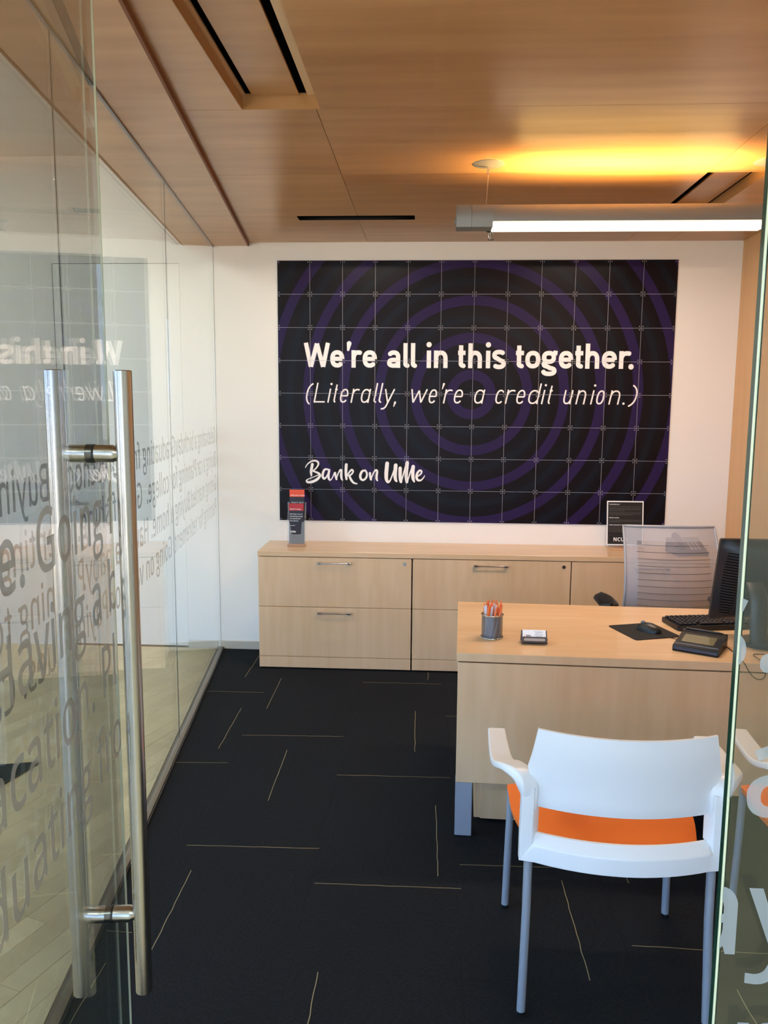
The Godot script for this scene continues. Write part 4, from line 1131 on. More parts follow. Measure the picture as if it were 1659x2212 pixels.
func task_chair() -> void:
	var o := base("task_chair", Vector3(1.192, 0, -3.98), 0.0)
	tag(o, "office chair with a grey mesh back and black arms behind the desk", "chair")
	# mesh cloth: a small picture of holes, more open in the middle
	var im := Image.create(64, 64, false, Image.FORMAT_RGBA8)
	var im2 := Image.create(64, 64, false, Image.FORMAT_RGBA8)
	for y in 64:
		for x in 64:
			var a := sin(TAU * (x + y) / 16.0) * sin(TAU * (x - y) / 16.0)
			im.set_pixel(x, y, Color(1, 1, 1, 1.0 if a < 0.42 else 0.1))
			im2.set_pixel(x, y, Color(1, 1, 1, 1.0 if a < 0.0 else 0.25))
	var m1 := mat("mesh_dense", rgb(150, 150, 158), 0.7)
	m1.albedo_texture = ImageTexture.create_from_image(im)
	m1.transparency = BaseMaterial3D.TRANSPARENCY_ALPHA
	m1.uv1_scale = Vector3(45, 45, 1)
	var m2 := mat("mesh_open", rgb(140, 138, 146), 0.7)
	m2.albedo_texture = ImageTexture.create_from_image(im2)
	m2.transparency = BaseMaterial3D.TRANSPARENCY_ALPHA
	m2.uv1_scale = Vector3(70, 70, 1)
	var hw := 0.228
	var surf := func(u: float, v: float) -> Vector3:      # u -1..1, v 0..1; the sitter's side at -z
		var w := hw * (1.0 - 0.03 * v) + 0.008 * (1.0 - v)
		return Vector3(u * w, lerpf(0.56, 1.065, v), 0.10 - 0.055 * u * u + 0.05 * sin(PI * v) - 0.10 * v * v)
	var dense := MB.new()
	var open := MB.new()
	var nu := 24
	var nv := 24
	for j in nv:
		for i in nu:
			var u0 := lerpf(-1, 1, float(i) / nu); var u1 := lerpf(-1, 1, float(i + 1) / nu)
			var v0 := float(j) / nv; var v1 := float(j + 1) / nv
			var mid := absf((u0 + u1) / 2) < 0.78 and (v0 + v1) / 2 < 0.86
			for t in [[dense, 0.0, not mid], [open, 0.0, mid]]:
				if not t[2]: continue
				var tgt: MB = t[0]
				var a: Vector3 = surf.call(u0, v0); var b: Vector3 = surf.call(u1, v0); var c: Vector3 = surf.call(u1, v1); var d: Vector3 = surf.call(u0, v1)
				var ta := Vector2(u0 * 0.45, v0); var tb := Vector2(u1 * 0.45, v0); var tc := Vector2(u1 * 0.45, v1); var td := Vector2(u0 * 0.45, v1)
				tgt.tri(a, b, c, Vector3.BACK, ta, tb, tc); tgt.tri(a, c, d, Vector3.BACK, ta, tc, td)
	obj("mesh_border", dense, m1, o, Vector3.ZERO, 60.0)
	var mesh_back := obj("mesh_back", open, m2, o, Vector3.ZERO, 60.0)
	var rib_m := mat("mesh_rib", rgb(70, 62, 66), 0.7)
	for k in 13:
		var v := 0.09 + k * 0.0625
		var path := []
		for i in 15: path.append(surf.call(lerpf(-0.78, 0.78, i / 14.0), v) + Vector3(0, 0, 0.001))
		var t := MB.new(); t.tube(path, 0.0009, 5)
		obj("rib", t, rib_m, mesh_back)
	var rim := []
	for i in 20: rim.append(surf.call(-1.0, i / 20.0))
	for i in range(0, 21): rim.append(surf.call(lerpf(-1, 1, i / 20.0), 1.0) + Vector3(0, 0.006 * sin(PI * i / 20.0), 0))
	for i in range(1, 21): rim.append(surf.call(1.0, 1.0 - i / 20.0))
	var r := MB.new(); r.tube(rim, 0.0065, 8)
	obj("back_rim", r, mat("mesh_rim", rgb(150, 152, 160), 0.5), o)
	var sp := MB.new()
	sp.tube(smooth_path([Vector3(0, 0.40, -0.06), Vector3(0, 0.43, 0.10), Vector3(0, 0.55, 0.17)], 5), 0.022, 10)
	for s in [-1.0, 1.0]: sp.tube(smooth_path([Vector3(0, 0.50, 0.165), Vector3(s * 0.12, 0.54, 0.15), Vector3(s * 0.225, 0.58, 0.055)], 5), 0.014, 10)
	obj("back_support", sp, M.black_plastic, o)
	var st := []
	for j in 11:
		var v := j / 10.0
		var z := lerpf(0.05, -0.42, v)
		var w := 0.235 - 0.03 * pow(absf(v * 2 - 1), 4.0)
		var top := 0.475 - 0.02 * pow(maxf(0.0, (v - 0.75) / 0.25), 2.0)
		var ring := PackedVector3Array()
		for k in 9: ring.append(Vector3(lerpf(-w, w, k / 8.0), top - 0.012 * pow(absf(k / 4.0 - 1.0), 4.0), z))
		for k in 9: ring.append(Vector3(lerpf(w, -w, k / 8.0), top - 0.06, z))
		st.append(ring)
	var seat := MB.new(); seat.loft(st)
	obj("seat", seat, mat("seat_cloth", rgb(38, 38, 42), 0.9), o, Vector3.ZERO, 50.0)
	for s in [-1.0, 1.0]:
		var a := MB.new()
		a.tube(smooth_path([Vector3(s * 0.19, 0.41, -0.15), Vector3(s * 0.285, 0.43, -0.15), Vector3(s * 0.295, 0.50, -0.15), Vector3(s * 0.29, 0.665, -0.13)], 5), 0.017, 10)
		var arm := obj("armrest", a, M.black_plastic, o)
		var pad := []
		for j in 11:
			var v := j / 10.0
			var z := lerpf(0.06, -0.19, v)
			var w := 0.052 * sqrt(maxf(0.02, 1.0 - pow(absf(v * 2 - 1), 4.0)))
			var ring := PackedVector3Array()
			for k in 12:
				var an := TAU * k / 12.0
				ring.append(Vector3(s * 0.288 + cos(an) * w, 0.676 + sin(an) * 0.019, z))
			pad.append(ring)
		var pm := MB.new(); pm.loft(pad)
		obj("arm_pad", pm, M.black_plastic, arm)
	var col := MB.new(); col.lathe([Vector2(0, 0.07), Vector2(0.03, 0.07), Vector2(0.03, 0.25), Vector2(0.018, 0.25), Vector2(0.018, 0.38), Vector2(0.10, 0.39), Vector2(0.11, 0.415), Vector2(0, 0.416)], 20, Vector3(0, 0, -0.18))
	obj("gas_column", col, M.black_plastic, o)
	for k in 5:
		var an := TAU * k / 5.0 + 0.3
		var e := Vector3(cos(an) * 0.3, 0.075, sin(an) * 0.3 - 0.18)
		var lg := MB.new(); lg.tube([Vector3(0, 0.10, -0.18), e], [0.028, 0.016], 10)
		var leg := obj("base_arm", lg, M.black_plastic, o)
		var w := MB.new()
		var ax := Vector3(-sin(an), 0, cos(an))
		w.tube([Vector3(e.x, 0.028, e.z) - ax * 0.024, Vector3(e.x, 0.028, e.z) + ax * 0.024], 0.028, 18)
		w.tube([Vector3(e.x, 0.04, e.z), Vector3(e.x, 0.08, e.z)], 0.009, 8)
		obj("castor", w, M.black_plastic, leg)

# ------------------------------------------------------------------ things on the desk
func desk_things() -> void:
	var Y := 0.735
	# wire pen cup
	var cup := base("pen_cup", Vector3(0.262, Y, -3.158))
	tag(cup, "round silver mesh pen cup full of pens on the desk", "pen cup")
	var im := Image.create(32, 32, false, Image.FORMAT_RGBA8)
	for y in 32:
		for x in 32:
			im.set_pixel(x, y, Color(1, 1, 1, 1.0 if (x % 16 < 6 or y % 16 < 6) else 0.0))
	var cm := mat("cup_mesh", rgb(118, 124, 136), 0.35, 0.8)
	cm.albedo_texture = ImageTexture.create_from_image(im)
	cm.transparency = BaseMaterial3D.TRANSPARENCY_ALPHA
	cm.uv1_scale = Vector3(60, 24, 1)
	var wall := MB.new()
	for k in 36:
		var a := TAU * k / 36.0; var b := TAU * (k + 1) / 36.0
		var p := Vector3(cos(a), 0, sin(a)) * 0.042; var q := Vector3(cos(b), 0, sin(b)) * 0.042
		var u := Vector3(0, 0.094, 0); var d := Vector3(0, 0.003, 0)
		wall.tri(p + d, q + d, q + u, p, Vector2(k / 36.0, 0), Vector2((k + 1) / 36.0, 0), Vector2((k + 1) / 36.0, 1)); wall.tri(p + d, q + u, p + u, p, Vector2(k / 36.0, 0), Vector2((k + 1) / 36.0, 1), Vector2(k / 36.0, 1))
	obj("mesh_wall", wall, cm, cup)
	for r in [[0.0025, 0.0032], [0.094, 0.0025]]:
		var ring := []
		for k in 37: ring.append(Vector3(cos(TAU * k / 36.0) * 0.0425, r[0], sin(TAU * k / 36.0) * 0.0425))
		var t := MB.new(); t.tube(ring, r[1], 8, false)
		obj("rim", t, M.steel, cup)
	var bt := MB.new(); bt.lathe([Vector2(0, 0), Vector2(0.041, 0), Vector2(0.041, 0.002), Vector2(0, 0.002)], 30)
	obj("cup_bottom", bt, cm, cup)
	# pens: silver barrels with orange clips, grips and plungers, leaning in the cup
	var kinds := ["orange plunger", "orange clip", "orange grip"]
	var spots := ["leaning left at the front of the cup", "upright in the middle of the cup", "leaning right at the back of the cup"]
	for k in 17:
		var an := k * 2.39996
		var rad := 0.0365 * sqrt((k + 0.5) / 17.0)
		var foot := Vector3(cos(an + 0.75) * rad * 0.9, 0.004, sin(an + 0.75) * rad * 0.9)
		var head := Vector3(cos(an), 0, sin(an)) * rad * 1.0
		var dir := (head + Vector3(0, 0.1, 0) - foot).normalized()
		var pen := base("pen", cup.position + foot)
		pen.basis = Basis(Quaternion(Vector3.UP, dir)) * Basis(Vector3.UP, rng.randf() * TAU)
		tag(pen, "silver ballpoint pen with an orange upper barrel standing in the mesh cup" if k % 3 else "silver ballpoint pen with a white upper barrel and orange clip in the mesh cup", "pen", "orange-topped pens in the mesh cup" if k % 3 else "white-topped pens in the mesh cup")
		var l := rng.randf_range(0.128, 0.142)
		var b := MB.new(); b.lathe([Vector2(0, 0.0), Vector2(0.0015, 0.001), Vector2(0.0046, 0.012), Vector2(0.0046, l - 0.045), Vector2(0, l - 0.045)], 10)
		obj("barrel", b, mat("pen_silver", rgb(186, 188, 196), 0.35, 0.3), pen)
		var c := MB.new(); c.lathe([Vector2(0, l - 0.045), Vector2(0.0052, l - 0.045), Vector2(0.005, l - 0.02), Vector2(0.0036, l - 0.006), Vector2(0, l - 0.006)], 10)
		obj("grip", c, mat("pen_orange", rgb(238, 118, 56), 0.45) if k % 3 else mat("pen_white", rgb(214, 214, 222), 0.4), pen)
		var pl := MB.new(); pl.lathe([Vector2(0, l - 0.006), Vector2(0.0024, l - 0.006), Vector2(0.0024, l + 0.004), Vector2(0, l + 0.005)], 8)
		obj("plunger", pl, M.pen_orange if M.has("pen_orange") else mat("pen_orange", rgb(238, 118, 56), 0.45), pen)
		obj("clip", bx(Vector3(0.0062, l - 0.026, 0), Vector3(0.0014, 0.034, 0.0034), 0.0005), mat("pen_orange", rgb(238, 118, 56), 0.45), pen)
	# business card holder and its cards
	var ch := base("card_holder", Vector3(0.420, Y, -3.085), -2.0)
	tag(ch, "small grey mesh business card holder on the desk", "card holder")
	var hm := mat("holder_metal", rgb(92, 88, 92), 0.45, 0.6)
	var lean := 38.0
	# seen from the side: a leaning back plate, a shelf at its foot with a lip, and a rear leg
	var slope := Basis(Vector3.RIGHT, deg_to_rad(-lean))
	var foot := Vector3(0, 0.004, 0.014)
	obj("back_rest", bx(Vector3(0, 0.027, -0.0008), Vector3(0.100, 0.054, 0.0016), 0.0006).moved(Transform3D(slope, foot)), hm, ch)
	obj("shelf", bx(Vector3(0, -0.0008, 0.0065), Vector3(0.100, 0.0016, 0.0145), 0.0005).moved(Transform3D(slope, foot)), hm, ch)
	var lip := MB.new(); lip.plate(rounded(0.100, 0.022, 0.009), -0.0008, 0.0008)
	obj("front_lip", lip.moved(Transform3D(slope, foot) * Transform3D(Basis.IDENTITY, Vector3(0, 0.0105, 0.0135))), hm, ch)
	var inset := MB.new(); inset.plate(rounded(0.082, 0.011, 0.005), -0.0002, 0.0002)
	obj("lip_mesh", inset.moved(Transform3D(slope, foot) * Transform3D(Basis.IDENTITY, Vector3(0, 0.0095, 0.0146))), mat("holder_mesh", rgb(170, 166, 168), 0.5, 0.4), ch)
	obj("rear_leg", bx(Vector3(0, 0.0205, 0), Vector3(0.100, 0.041, 0.0016), 0.0006).moved(Transform3D(Basis(Vector3.RIGHT, deg_to_rad(24)), Vector3(0, 0.0008, -0.034))), hm, ch)
	var cards := base("business_card", ch.transform * (foot + slope * Vector3(0, 0.0265, 0.0008)), -2.0)
	tag(cards, "stack of white business cards leaning in the small mesh holder", "business cards")
	var tilt := Basis(Vector3.RIGHT, deg_to_rad(-lean))
	obj("card_stack", bx(Vector3(0, 0, 0.0050), Vector3(0.089, 0.051, 0.0085)).moved(Transform3D(tilt, Vector3.ZERO)), M.paper_white, cards)
	var tx := MB.new()
	lay(tx, letters("Me", 0.0125, 700), Vector3(-0.0315, -0.004, 0.0094), Vector3.RIGHT, Vector3.UP)
	obj("logo", tx.moved(Transform3D(tilt, Vector3.ZERO)), mat("ink_purple", rgb(46, 30, 64), 0.6), cards)
	tx = MB.new()
	lay(tx, letters("U", 0.0125, 400), Vector3(-0.0405, -0.004, 0.0094), Vector3.RIGHT, Vector3.UP)
	obj("logo_initial", tx.moved(Transform3D(tilt, Vector3.ZERO)), mat("ink_red", rgb(196, 60, 90), 0.6), cards)
	tx = MB.new()
	for k in 7: tx.join(bx(Vector3(0.016 + 0.002 * (k % 2), 0.019 - k * 0.0042, 0.0094), Vector3(0.036 - 0.006 * (k % 3), 0.0012, 0.0001)))
	obj("print_lines", tx.moved(Transform3D(tilt, Vector3.ZERO)), mat("ink_grey", rgb(150, 148, 160), 0.6), cards)
	# mouse mat and mouse
	var mm := base("mouse_mat", Vector3(0.894, Y, -3.288), 18.0)
	tag(mm, "thin black square mouse mat on the desk", "mouse mat")
	var pad := MB.new(); pad.plate(rounded(0.205, 0.215, 0.012), 0.0, 0.003)
	obj("pad", pad.moved(Transform3D(Basis(Vector3.RIGHT, deg_to_rad(-90)), Vector3.ZERO)), M.mat_rubber, mm)
	var ms := base("computer_mouse", Vector3(0.912, Y + 0.003, -3.285), 42.0)
	tag(ms, "black computer mouse lying on the mouse mat", "mouse")
	var rings := []
	for j in 13:
		var v := j / 12.0
		var z := lerpf(0.056, -0.056, v)
		var w := 0.031 * sqrt(maxf(0.03, 1.0 - pow(absf(2 * v - 1.0), 3.2))) * (1.0 - 0.1 * v)
		var h := 0.036 * pow(sin(PI * clampf(0.12 + v * 0.80, 0, 1)), 0.7)
		var ring := PackedVector3Array()
		for k in 15:
			var a := PI * k / 14.0
			ring.append(Vector3(cos(a) * w, sin(a) * h, z))
		rings.append(ring)
	var mb := MB.new(); mb.loft(rings)
	obj("shell", mb, M.black_plastic, ms, Vector3.ZERO, 60.0)
	var wheel := MB.new(); wheel.tube([Vector3(-0.004, 0.030, -0.026), Vector3(0.004, 0.030, -0.026)], 0.009, 14)
	obj("scroll_wheel", wheel, M.grey_frame, ms)
	var cord := MB.new(); cord.tube(smooth_path([Vector3(0.94, Y + 0.004, -3.215), Vector3(0.985, Y + 0.0022, -3.19), Vector3(1.0, Y + 0.0022, -3.17), Vector3(0.995, Y + 0.002, -3.13)], 6), 0.0016, 6)
	var mc := base("mouse_cable", Vector3(0.97, Y, -3.19))
	tag(mc, "thin black cable curving from the mouse mat toward the signature pad", "cable")
	wobj("cable", cord, M.black_plastic, mc)
	# keyboard with its keys
	var kb := base("keyboard", Vector3(1.245, Y, -3.415), 10.0)
	tag(kb, "black computer keyboard on the desk below the monitor", "keyboard")
	var kbb := MB.new()
	kbb.prism(PackedVector2Array([Vector2(-0.22, -0.08), Vector2(0.22, -0.08), Vector2(0.225, -0.07), Vector2(0.225, 0.07), Vector2(0.215, 0.08), Vector2(-0.215, 0.08), Vector2(-0.225, 0.07), Vector2(-0.225, -0.07)]), 0.004, 0.020)
	obj("case", kbb, M.black_plastic, kb)
	var ft := MB.new()
	for x in [-0.19, 0.19]:
		for z in [-0.06, 0.06]: ft.join(bx(Vector3(x, 0.002, z), Vector3(0.03, 0.004, 0.01)))
	obj("feet", ft, M.mat_rubber, kb)
	var key := bx(Vector3.ZERO, Vector3(0.0165, 0.010, 0.0165), 0.003).mesh()
	for r in 6:
		for c in 21:
			if r == 5 and c > 3 and c < 10 and c != 4: continue
			if c in [14, 18] and r < 5: continue
			var kk := obj("key", key, M.dark_plastic, kb, Vector3(-0.205 + c * 0.0205, 0.0245, -0.062 + r * 0.0225 + (0.004 if r > 0 else 0.0)))
			if r == 5 and c == 4:
				kk.scale = Vector3(6.6, 1, 1); kk.position.x += 0.055
	# signature pad
	var sg := base("signature_pad", Vector3(1.052, Y, -3.072), -30.0)
	tag(sg, "black electronic signature pad with a grey screen at the desk's edge", "signature pad")
	var side := PackedVector2Array([Vector2(-0.085, 0.0), Vector2(0.088, 0.0), Vector2(0.092, 0.006), Vector2(0.092, 0.018), Vector2(0.088, 0.023), Vector2(-0.055, 0.040), Vector2(-0.062, 0.048), Vector2(-0.08, 0.048), Vector2(-0.085, 0.042)])
	var body := MB.new(); body.plate(side, -0.082, 0.082)
	obj("case", body.moved(Transform3D(Basis(Vector3.UP, deg_to_rad(-90)), Vector3.ZERO)), M.black_plastic, sg)
	var pitch := Basis(Vector3.RIGHT, atan2(0.017, 0.143))
	obj("front_trim", bx(Vector3(0, 0.012, 0.0925), Vector3(0.156, 0.009, 0.003), 0.001), mat("blue_black", rgb(48, 58, 78), 0.3), sg)
	obj("screen", bx(Vector3.ZERO, Vector3(0.118, 0.001, 0.078), 0.0).moved(Transform3D(pitch, Vector3(-0.004, 0.0335, 0.004))), mat("lcd_grey", rgb(112, 106, 78), 0.08), sg)
	obj("bezel_line", bx(Vector3.ZERO, Vector3(0.156, 0.0012, 0.0016)).moved(Transform3D(pitch, Vector3(0, 0.0262, 0.066))), M.silver_paint, sg)
	var pen := MB.new(); pen.tube([Vector3(-0.07, 0.051, -0.071), Vector3(0.05, 0.051, -0.071), Vector3(0.068, 0.051, -0.071)], [0.0042, 0.0042, 0.0016], 10)
	obj("stylus", pen, M.dark_plastic, sg)
	var cb := base("signature_pad_cable", Vector3(1.2, Y, -3.0))
	tag(cb, "thin black cable looping over the front edge of the desk", "cable")
	var cp := MB.new(); cp.tube(smooth_path([Vector3(1.155, Y + 0.004, -3.08), Vector3(1.158, Y + 0.004, -3.02), Vector3(1.15, Y + 0.004, -2.95), Vector3(1.144, Y + 0.006, -2.91), Vector3(1.145, 0.742, -2.884), Vector3(1.162, 0.712, -2.880), Vector3(1.183, 0.688, -2.880), Vector3(1.206, 0.681, -2.880), Vector3(1.221, 0.693, -2.880), Vector3(1.221, 0.72, -2.880), Vector3(1.212, 0.744, -2.884), Vector3(1.214, Y + 0.008, -2.92), Vector3(1.216, Y + 0.005, -2.98), Vector3(1.24, Y + 0.004, -3.0), Vector3(1.30, Y + 0.004, -2.99)], 6), 0.0017, 6)
	wobj("cable", cp, M.black_plastic, cb)
	# monitor seen from behind
	var mn := base("monitor", Vector3(1.40, Y, -3.12))
	tag(mn, "black computer monitor seen from behind on its stand", "monitor")
	var t14 := Basis(Vector3.RIGHT, deg_to_rad(13.0))
	var at := Transform3D(t14, Vector3(0, 0.235, -0.115))
	obj("bezel", bx(Vector3(0, 0, -0.01), Vector3(0.50, 0.345, 0.024), 0.005).moved(at), M.black_plastic, mn)
	obj("screen", bx(Vector3(0, 0.006, -0.0225), Vector3(0.47, 0.30, 0.001)).moved(at), mat("dark_screen", rgb(10, 11, 13), 0.1), mn)
	# the back shell swells toward its middle; vent slots follow its left and right shoulders
	var swell := func(x: float, y: float) -> float:
		return 0.002 + 0.052 * (1.0 - pow(absf(x) / 0.249, 3.0)) * pow(1.0 - pow(absf(y) / 0.172, 6.0), 0.7) * (1.0 - 0.25 * maxf(0.0, -y / 0.172))
	var sh := MB.new()
	for j in 20:
		for i in 28:
			var q := []
			for e in [[0, 0], [1, 0], [1, 1], [0, 1]]:
				var u := lerpf(-1, 1, (i + e[0]) / 28.0)
				var w := lerpf(-1, 1, (j + e[1]) / 20.0)
				var x := 0.2488 * u
				var y := 0.1718 * w
				q.append(Vector3(x, y, swell.call(x, y)))
			sh.quad(q[0], q[1], q[2], q[3], Vector3.BACK)
	var shell := obj("back_shell", sh.moved(at), M.dark_plastic, mn, Vector3.ZERO, 50.0)
	for s in [-1.0, 1.0]:
		for k in 23:
			var y := -0.137 + k * 0.0118
			var half := 0.022 + 0.012 * sin(PI * k / 22.0)
			var path := []
			for e in 6:
				var x: float = s * (0.205 + lerpf(-half, half * 0.7, e / 5.0))
				path.append(Vector3(x, y, swell.call(x, y) + 0.0002))
			var v := MB.new(); v.tube(path, 0.0017, 5)
			obj("vent_slot", v.moved(at), M.black_void, shell)
	var neck := []
	for p in smooth_path([Vector3(0, 0.02, 0.045), Vector3(0, 0.12, 0.035), Vector3(0, 0.20, 0.02), Vector3(0, 0.245, -0.03)], 5):
		var ring := PackedVector3Array()
		for k in 16:
			var a := TAU * k / 16.0
			ring.append(p + Vector3(cos(a) * 0.034, sin(a) * 0.004, sin(a) * 0.017))
		neck.append(ring)
	var nk := MB.new(); nk.loft(neck)
	obj("stand_neck", nk.moved(Transform3D(Basis.IDENTITY, Vector3(-0.13, 0, 0))), M.dark_plastic, mn, Vector3.ZERO, 50.0)
	var ft2 := MB.new(); ft2.prism(ellipse(0.15, 0.09), 0.0, 0.018)
	obj("stand_base", ft2.moved(Transform3D(Basis.IDENTITY, Vector3(-0.03, 0, -0.02))), M.dark_plastic, mn)

func rounded(w: float, h: float, r: float) -> PackedVector2Array:
	var p := PackedVector2Array()
	for c in [[1, 1, 0], [-1, 1, 90], [-1, -1, 180], [1, -1, 270]]:
		for k in 6:
			var a := deg_to_rad(c[2] + 18.0 * k)
			p.append(Vector2(c[0] * (w / 2 - r) + cos(a) * r, c[1] * (h / 2 - r) + sin(a) * r))
	return p

func ellipse(a: float, b: float) -> PackedVector2Array:
	var p := PackedVector2Array()
	for k in 32: p.append(Vector2(cos(TAU * k / 32.0) * a, sin(TAU * k / 32.0) * b))
	return p

# ------------------------------------------------------------------ things on the file cabinets
func cabinet_things() -> void:
	var Y := 0.75
	var h := base("brochure_holder", Vector3(-0.834, Y, -5.045), 0.0)
	tag(h, "narrow clear acrylic brochure holder at the left end of the worktop", "brochure holder")
	var side := PackedVector2Array([Vector2(-0.055, 0.0), Vector2(0.055, 0.0), Vector2(0.0555, 0.145), Vector2(0.040, 0.142), Vector2(0.036, 0.13), Vector2(0.032, 0.068), Vector2(0.027, 0.062), Vector2(-0.024, 0.062), Vector2(-0.030, 0.068), Vector2(-0.037, 0.13), Vector2(-0.041, 0.142), Vector2(-0.0555, 0.145)])
	for i in side.size(): side[i].y += 0.02 if side[i].y < 0.01 else 0.02
	var fr := MB.new(); fr.plate(side, 0.022, 0.0245)
	obj("front_pocket", fr, M.acrylic, h)
	var bk := MB.new(); bk.plate(PackedVector2Array([Vector2(-0.055, 0.02), Vector2(0.055, 0.02), Vector2(0.06, 0.283), Vector2(-0.06, 0.283)]), -0.022, -0.0195)
	obj("back_plate", bk, M.acrylic, h)
	for s in [-1.0, 1.0]:
		var sd := MB.new()
		sd.plate(PackedVector2Array([Vector2(-0.022, 0.02), Vector2(0.0245, 0.02), Vector2(0.0245, 0.165), Vector2(-0.022, 0.283)]), -0.001, 0.001)
		obj("side_plate", sd.moved(Transform3D(Basis(Vector3.UP, deg_to_rad(-90)), Vector3(s * 0.0545, 0, 0))), M.acrylic, h)
	obj("base_block", bx(Vector3(0, 0.010, 0.002), Vector3(0.112, 0.02, 0.05), 0.002), mat("clear_base", rgb(176, 138, 110), 0.12), h)
	var dark := mat("brochure_dark", rgb(24, 14, 32), 0.45)
	for e in [[0.362, 0.002, -0.012, rgb(226, 78, 42), "brochure with an orange heading, the taller one at the back of the holder", ["Keep your home", "Swipe it. Dip it."]], [0.276, 0.0, 0.008, rgb(176, 36, 44), "brochure with a red heading standing at the front of the holder", ["Stash it away"]]]:
		var top: float = e[0]
		var b := base("brochure", h.position + Vector3(e[1], 0.021, e[2]), 0.0)
		tag(b, "dark purple " + e[4], "brochure", "brochures in the acrylic holder")
		top -= 0.021
		obj("cover", span(-0.047, 0.047, 0.0, top - 0.045, -0.002, 0.002), dark, b)
		obj("heading_band", span(-0.047, 0.047, top - 0.0445, top, -0.002, 0.002), mat("band_%d" % int(top * 1000), e[3], 0.45), b)
		var tx := MB.new()
		lay(tx, letters(e[5][0], 0.0125, 400), Vector3(-0.042, top - 0.039, 0.0023), Vector3.RIGHT, Vector3.UP)
		if e[5].size() > 1: lay(tx, letters(e[5][1], 0.0125, 400), Vector3(-0.038, top - 0.085, 0.0023), Vector3.RIGHT, Vector3.UP)
		else:
			var row := 0
			for t in ["We'll take care of", "everything except", "the dashboard", "hula dancer"]:
				lay(tx, letters(t, 0.0105, 400), Vector3(-0.042, top - 0.070 - row * 0.0145, 0.0023), Vector3.RIGHT, Vector3.UP)
				row += 1
			lay(tx, letters("UMe", 0.017, 700), Vector3(-0.040, top - 0.185, 0.0023), Vector3.RIGHT, Vector3.UP)
			tx.join(bx(Vector3(-0.025, top - 0.14, 0.0023), Vector3(0.032, 0.002, 0.0002)))
		obj("print", tx, M.white_print, b)
	# policy notice in a clear stand
	var s := base("notice_stand", Vector3(1.262, Y, -5.185), 0.0)
	tag(s, "black policy notice with white border in a clear stand, behind the mesh chair", "sign")
	var tip := Basis(Vector3.RIGHT, deg_to_rad(-7.0))
	var up := Transform3D(tip, Vector3(0, 0.012, 0.0))
	obj("clear_sleeve", span(-0.118, 0.118, 0.0, 0.292, -0.004, -0.001, 0.0005).moved(up), M.acrylic, s)
	obj("white_border", span(-0.115, 0.115, 0.006, 0.288, -0.0006, 0.0004).moved(up), M.white_print, s)
	var face := span(-0.1085, 0.1085, 0.0125, 0.2815, 0.0004, 0.0009).moved(up)
	var card := obj("notice", face, mat("notice_black", rgb(20, 18, 17), 0.4), s)
	obj("clear_base", bx(Vector3(0, 0.003, 0.03), Vector3(0.22, 0.006, 0.11), 0.002), mat("clear_foot", rgb(206, 152, 104), 0.1), s)
	var tx := MB.new()
	lay(tx, letters("USA PATRIOT ACT", 0.0078, 700), Vector3(-0.101, 0.264, 0.0012), Vector3.RIGHT, Vector3.UP)
	lay(tx, letters("PRIVACY NOTICE", 0.0078, 700), Vector3(-0.101, 0.178, 0.0012), Vector3.RIGHT, Vector3.UP)
	lay(tx, letters("FUNDS AVAILABILITY POLICY", 0.0078, 700), Vector3(-0.101, 0.132, 0.0012), Vector3.RIGHT, Vector3.UP)
	lay(tx, letters("NCUA", 0.033, 700), Vector3(-0.074, 0.031, 0.0012), Vector3.RIGHT, Vector3.UP)
	obj("print", tx.moved(up), M.white_print, card)
	var gl := MB.new()
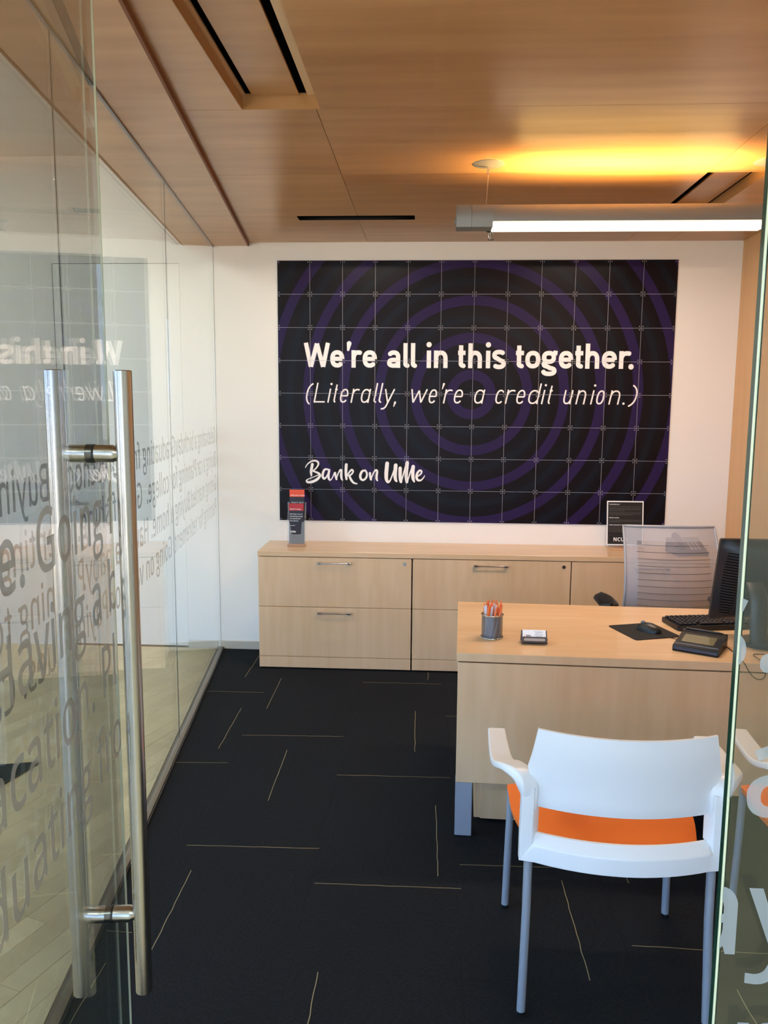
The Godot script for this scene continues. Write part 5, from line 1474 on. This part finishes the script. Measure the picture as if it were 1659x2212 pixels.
	for e in [[0.251, 1.0], [0.240, 1.0], [0.234, 1.0], [0.226, 0.5], [0.214, 1.0], [0.206, 1.0], [0.199, 0.7], [0.166, 1.0], [0.158, 1.0], [0.152, 0.3], [0.120, 1.0], [0.112, 1.0], [0.104, 1.0], [0.096, 0.6], [0.088, 0.9]]:
		var x := -0.101
		while x < -0.101 + 0.2 * e[1]:
			var w := rng.randf_range(0.006, 0.016)
			gl.join(span(x, minf(x + w, 0.1), e[0], e[0] + 0.0022, 0.0009, 0.0011))
			x += w + 0.003
	for e in [[-0.104, 0.104, 0.022, 0.0232], [-0.104, 0.104, 0.070, 0.0712], [-0.104, -0.1028, 0.022, 0.0712], [0.1028, 0.104, 0.022, 0.0712]]: gl.join(span(e[0], e[1], e[2], e[3], 0.0009, 0.0012))
	obj("fine_print", gl.moved(up), mat("fine_grey", rgb(92, 88, 84), 0.5), card)
	# telephone seen through the mesh
	var t := base("desk_telephone", Vector3(1.60, Y, -5.02), 8.0)
	tag(t, "dark grey desk telephone on the worktop, seen through the mesh chair back", "telephone")
	var body := MB.new(); body.plate(PackedVector2Array([Vector2(-0.09, 0.0), Vector2(0.095, 0.0), Vector2(0.095, 0.022), Vector2(-0.06, 0.092), Vector2(-0.09, 0.085)]), -0.095, 0.095)
	obj("body", body.moved(Transform3D(Basis(Vector3.UP, deg_to_rad(-90)), Vector3.ZERO)), mat("phone_grey", rgb(62, 62, 68), 0.5), t)
	var ps := Basis(Vector3.RIGHT, atan2(0.07, 0.155))
	var hs := MB.new(); hs.tube(smooth_path([Vector3(-0.062, 0.0, -0.075), Vector3(-0.062, 0.018, -0.05), Vector3(-0.062, 0.018, 0.05), Vector3(-0.062, 0.0, 0.075)], 5), 0.017, 10)
	obj("handset", hs.moved(Transform3D(ps, Vector3(0, 0.072, 0.016))), M.black_plastic, t)
	obj("display", bx(Vector3(0.03, 0.002, -0.052), Vector3(0.10, 0.002, 0.035), 0.0008).moved(Transform3D(ps, Vector3(0, 0.0585, 0.016))), mat("phone_lcd", rgb(150, 152, 148), 0.2), t)
	for r in 4:
		for c in 3:
			obj("key", bx(Vector3(0.005 + c * 0.024, 0.003, -0.012 + r * 0.021), Vector3(0.017, 0.005, 0.013), 0.002).moved(Transform3D(ps, Vector3(0, 0.0585, 0.016))), mat("phone_key", rgb(176, 176, 180), 0.5), t)
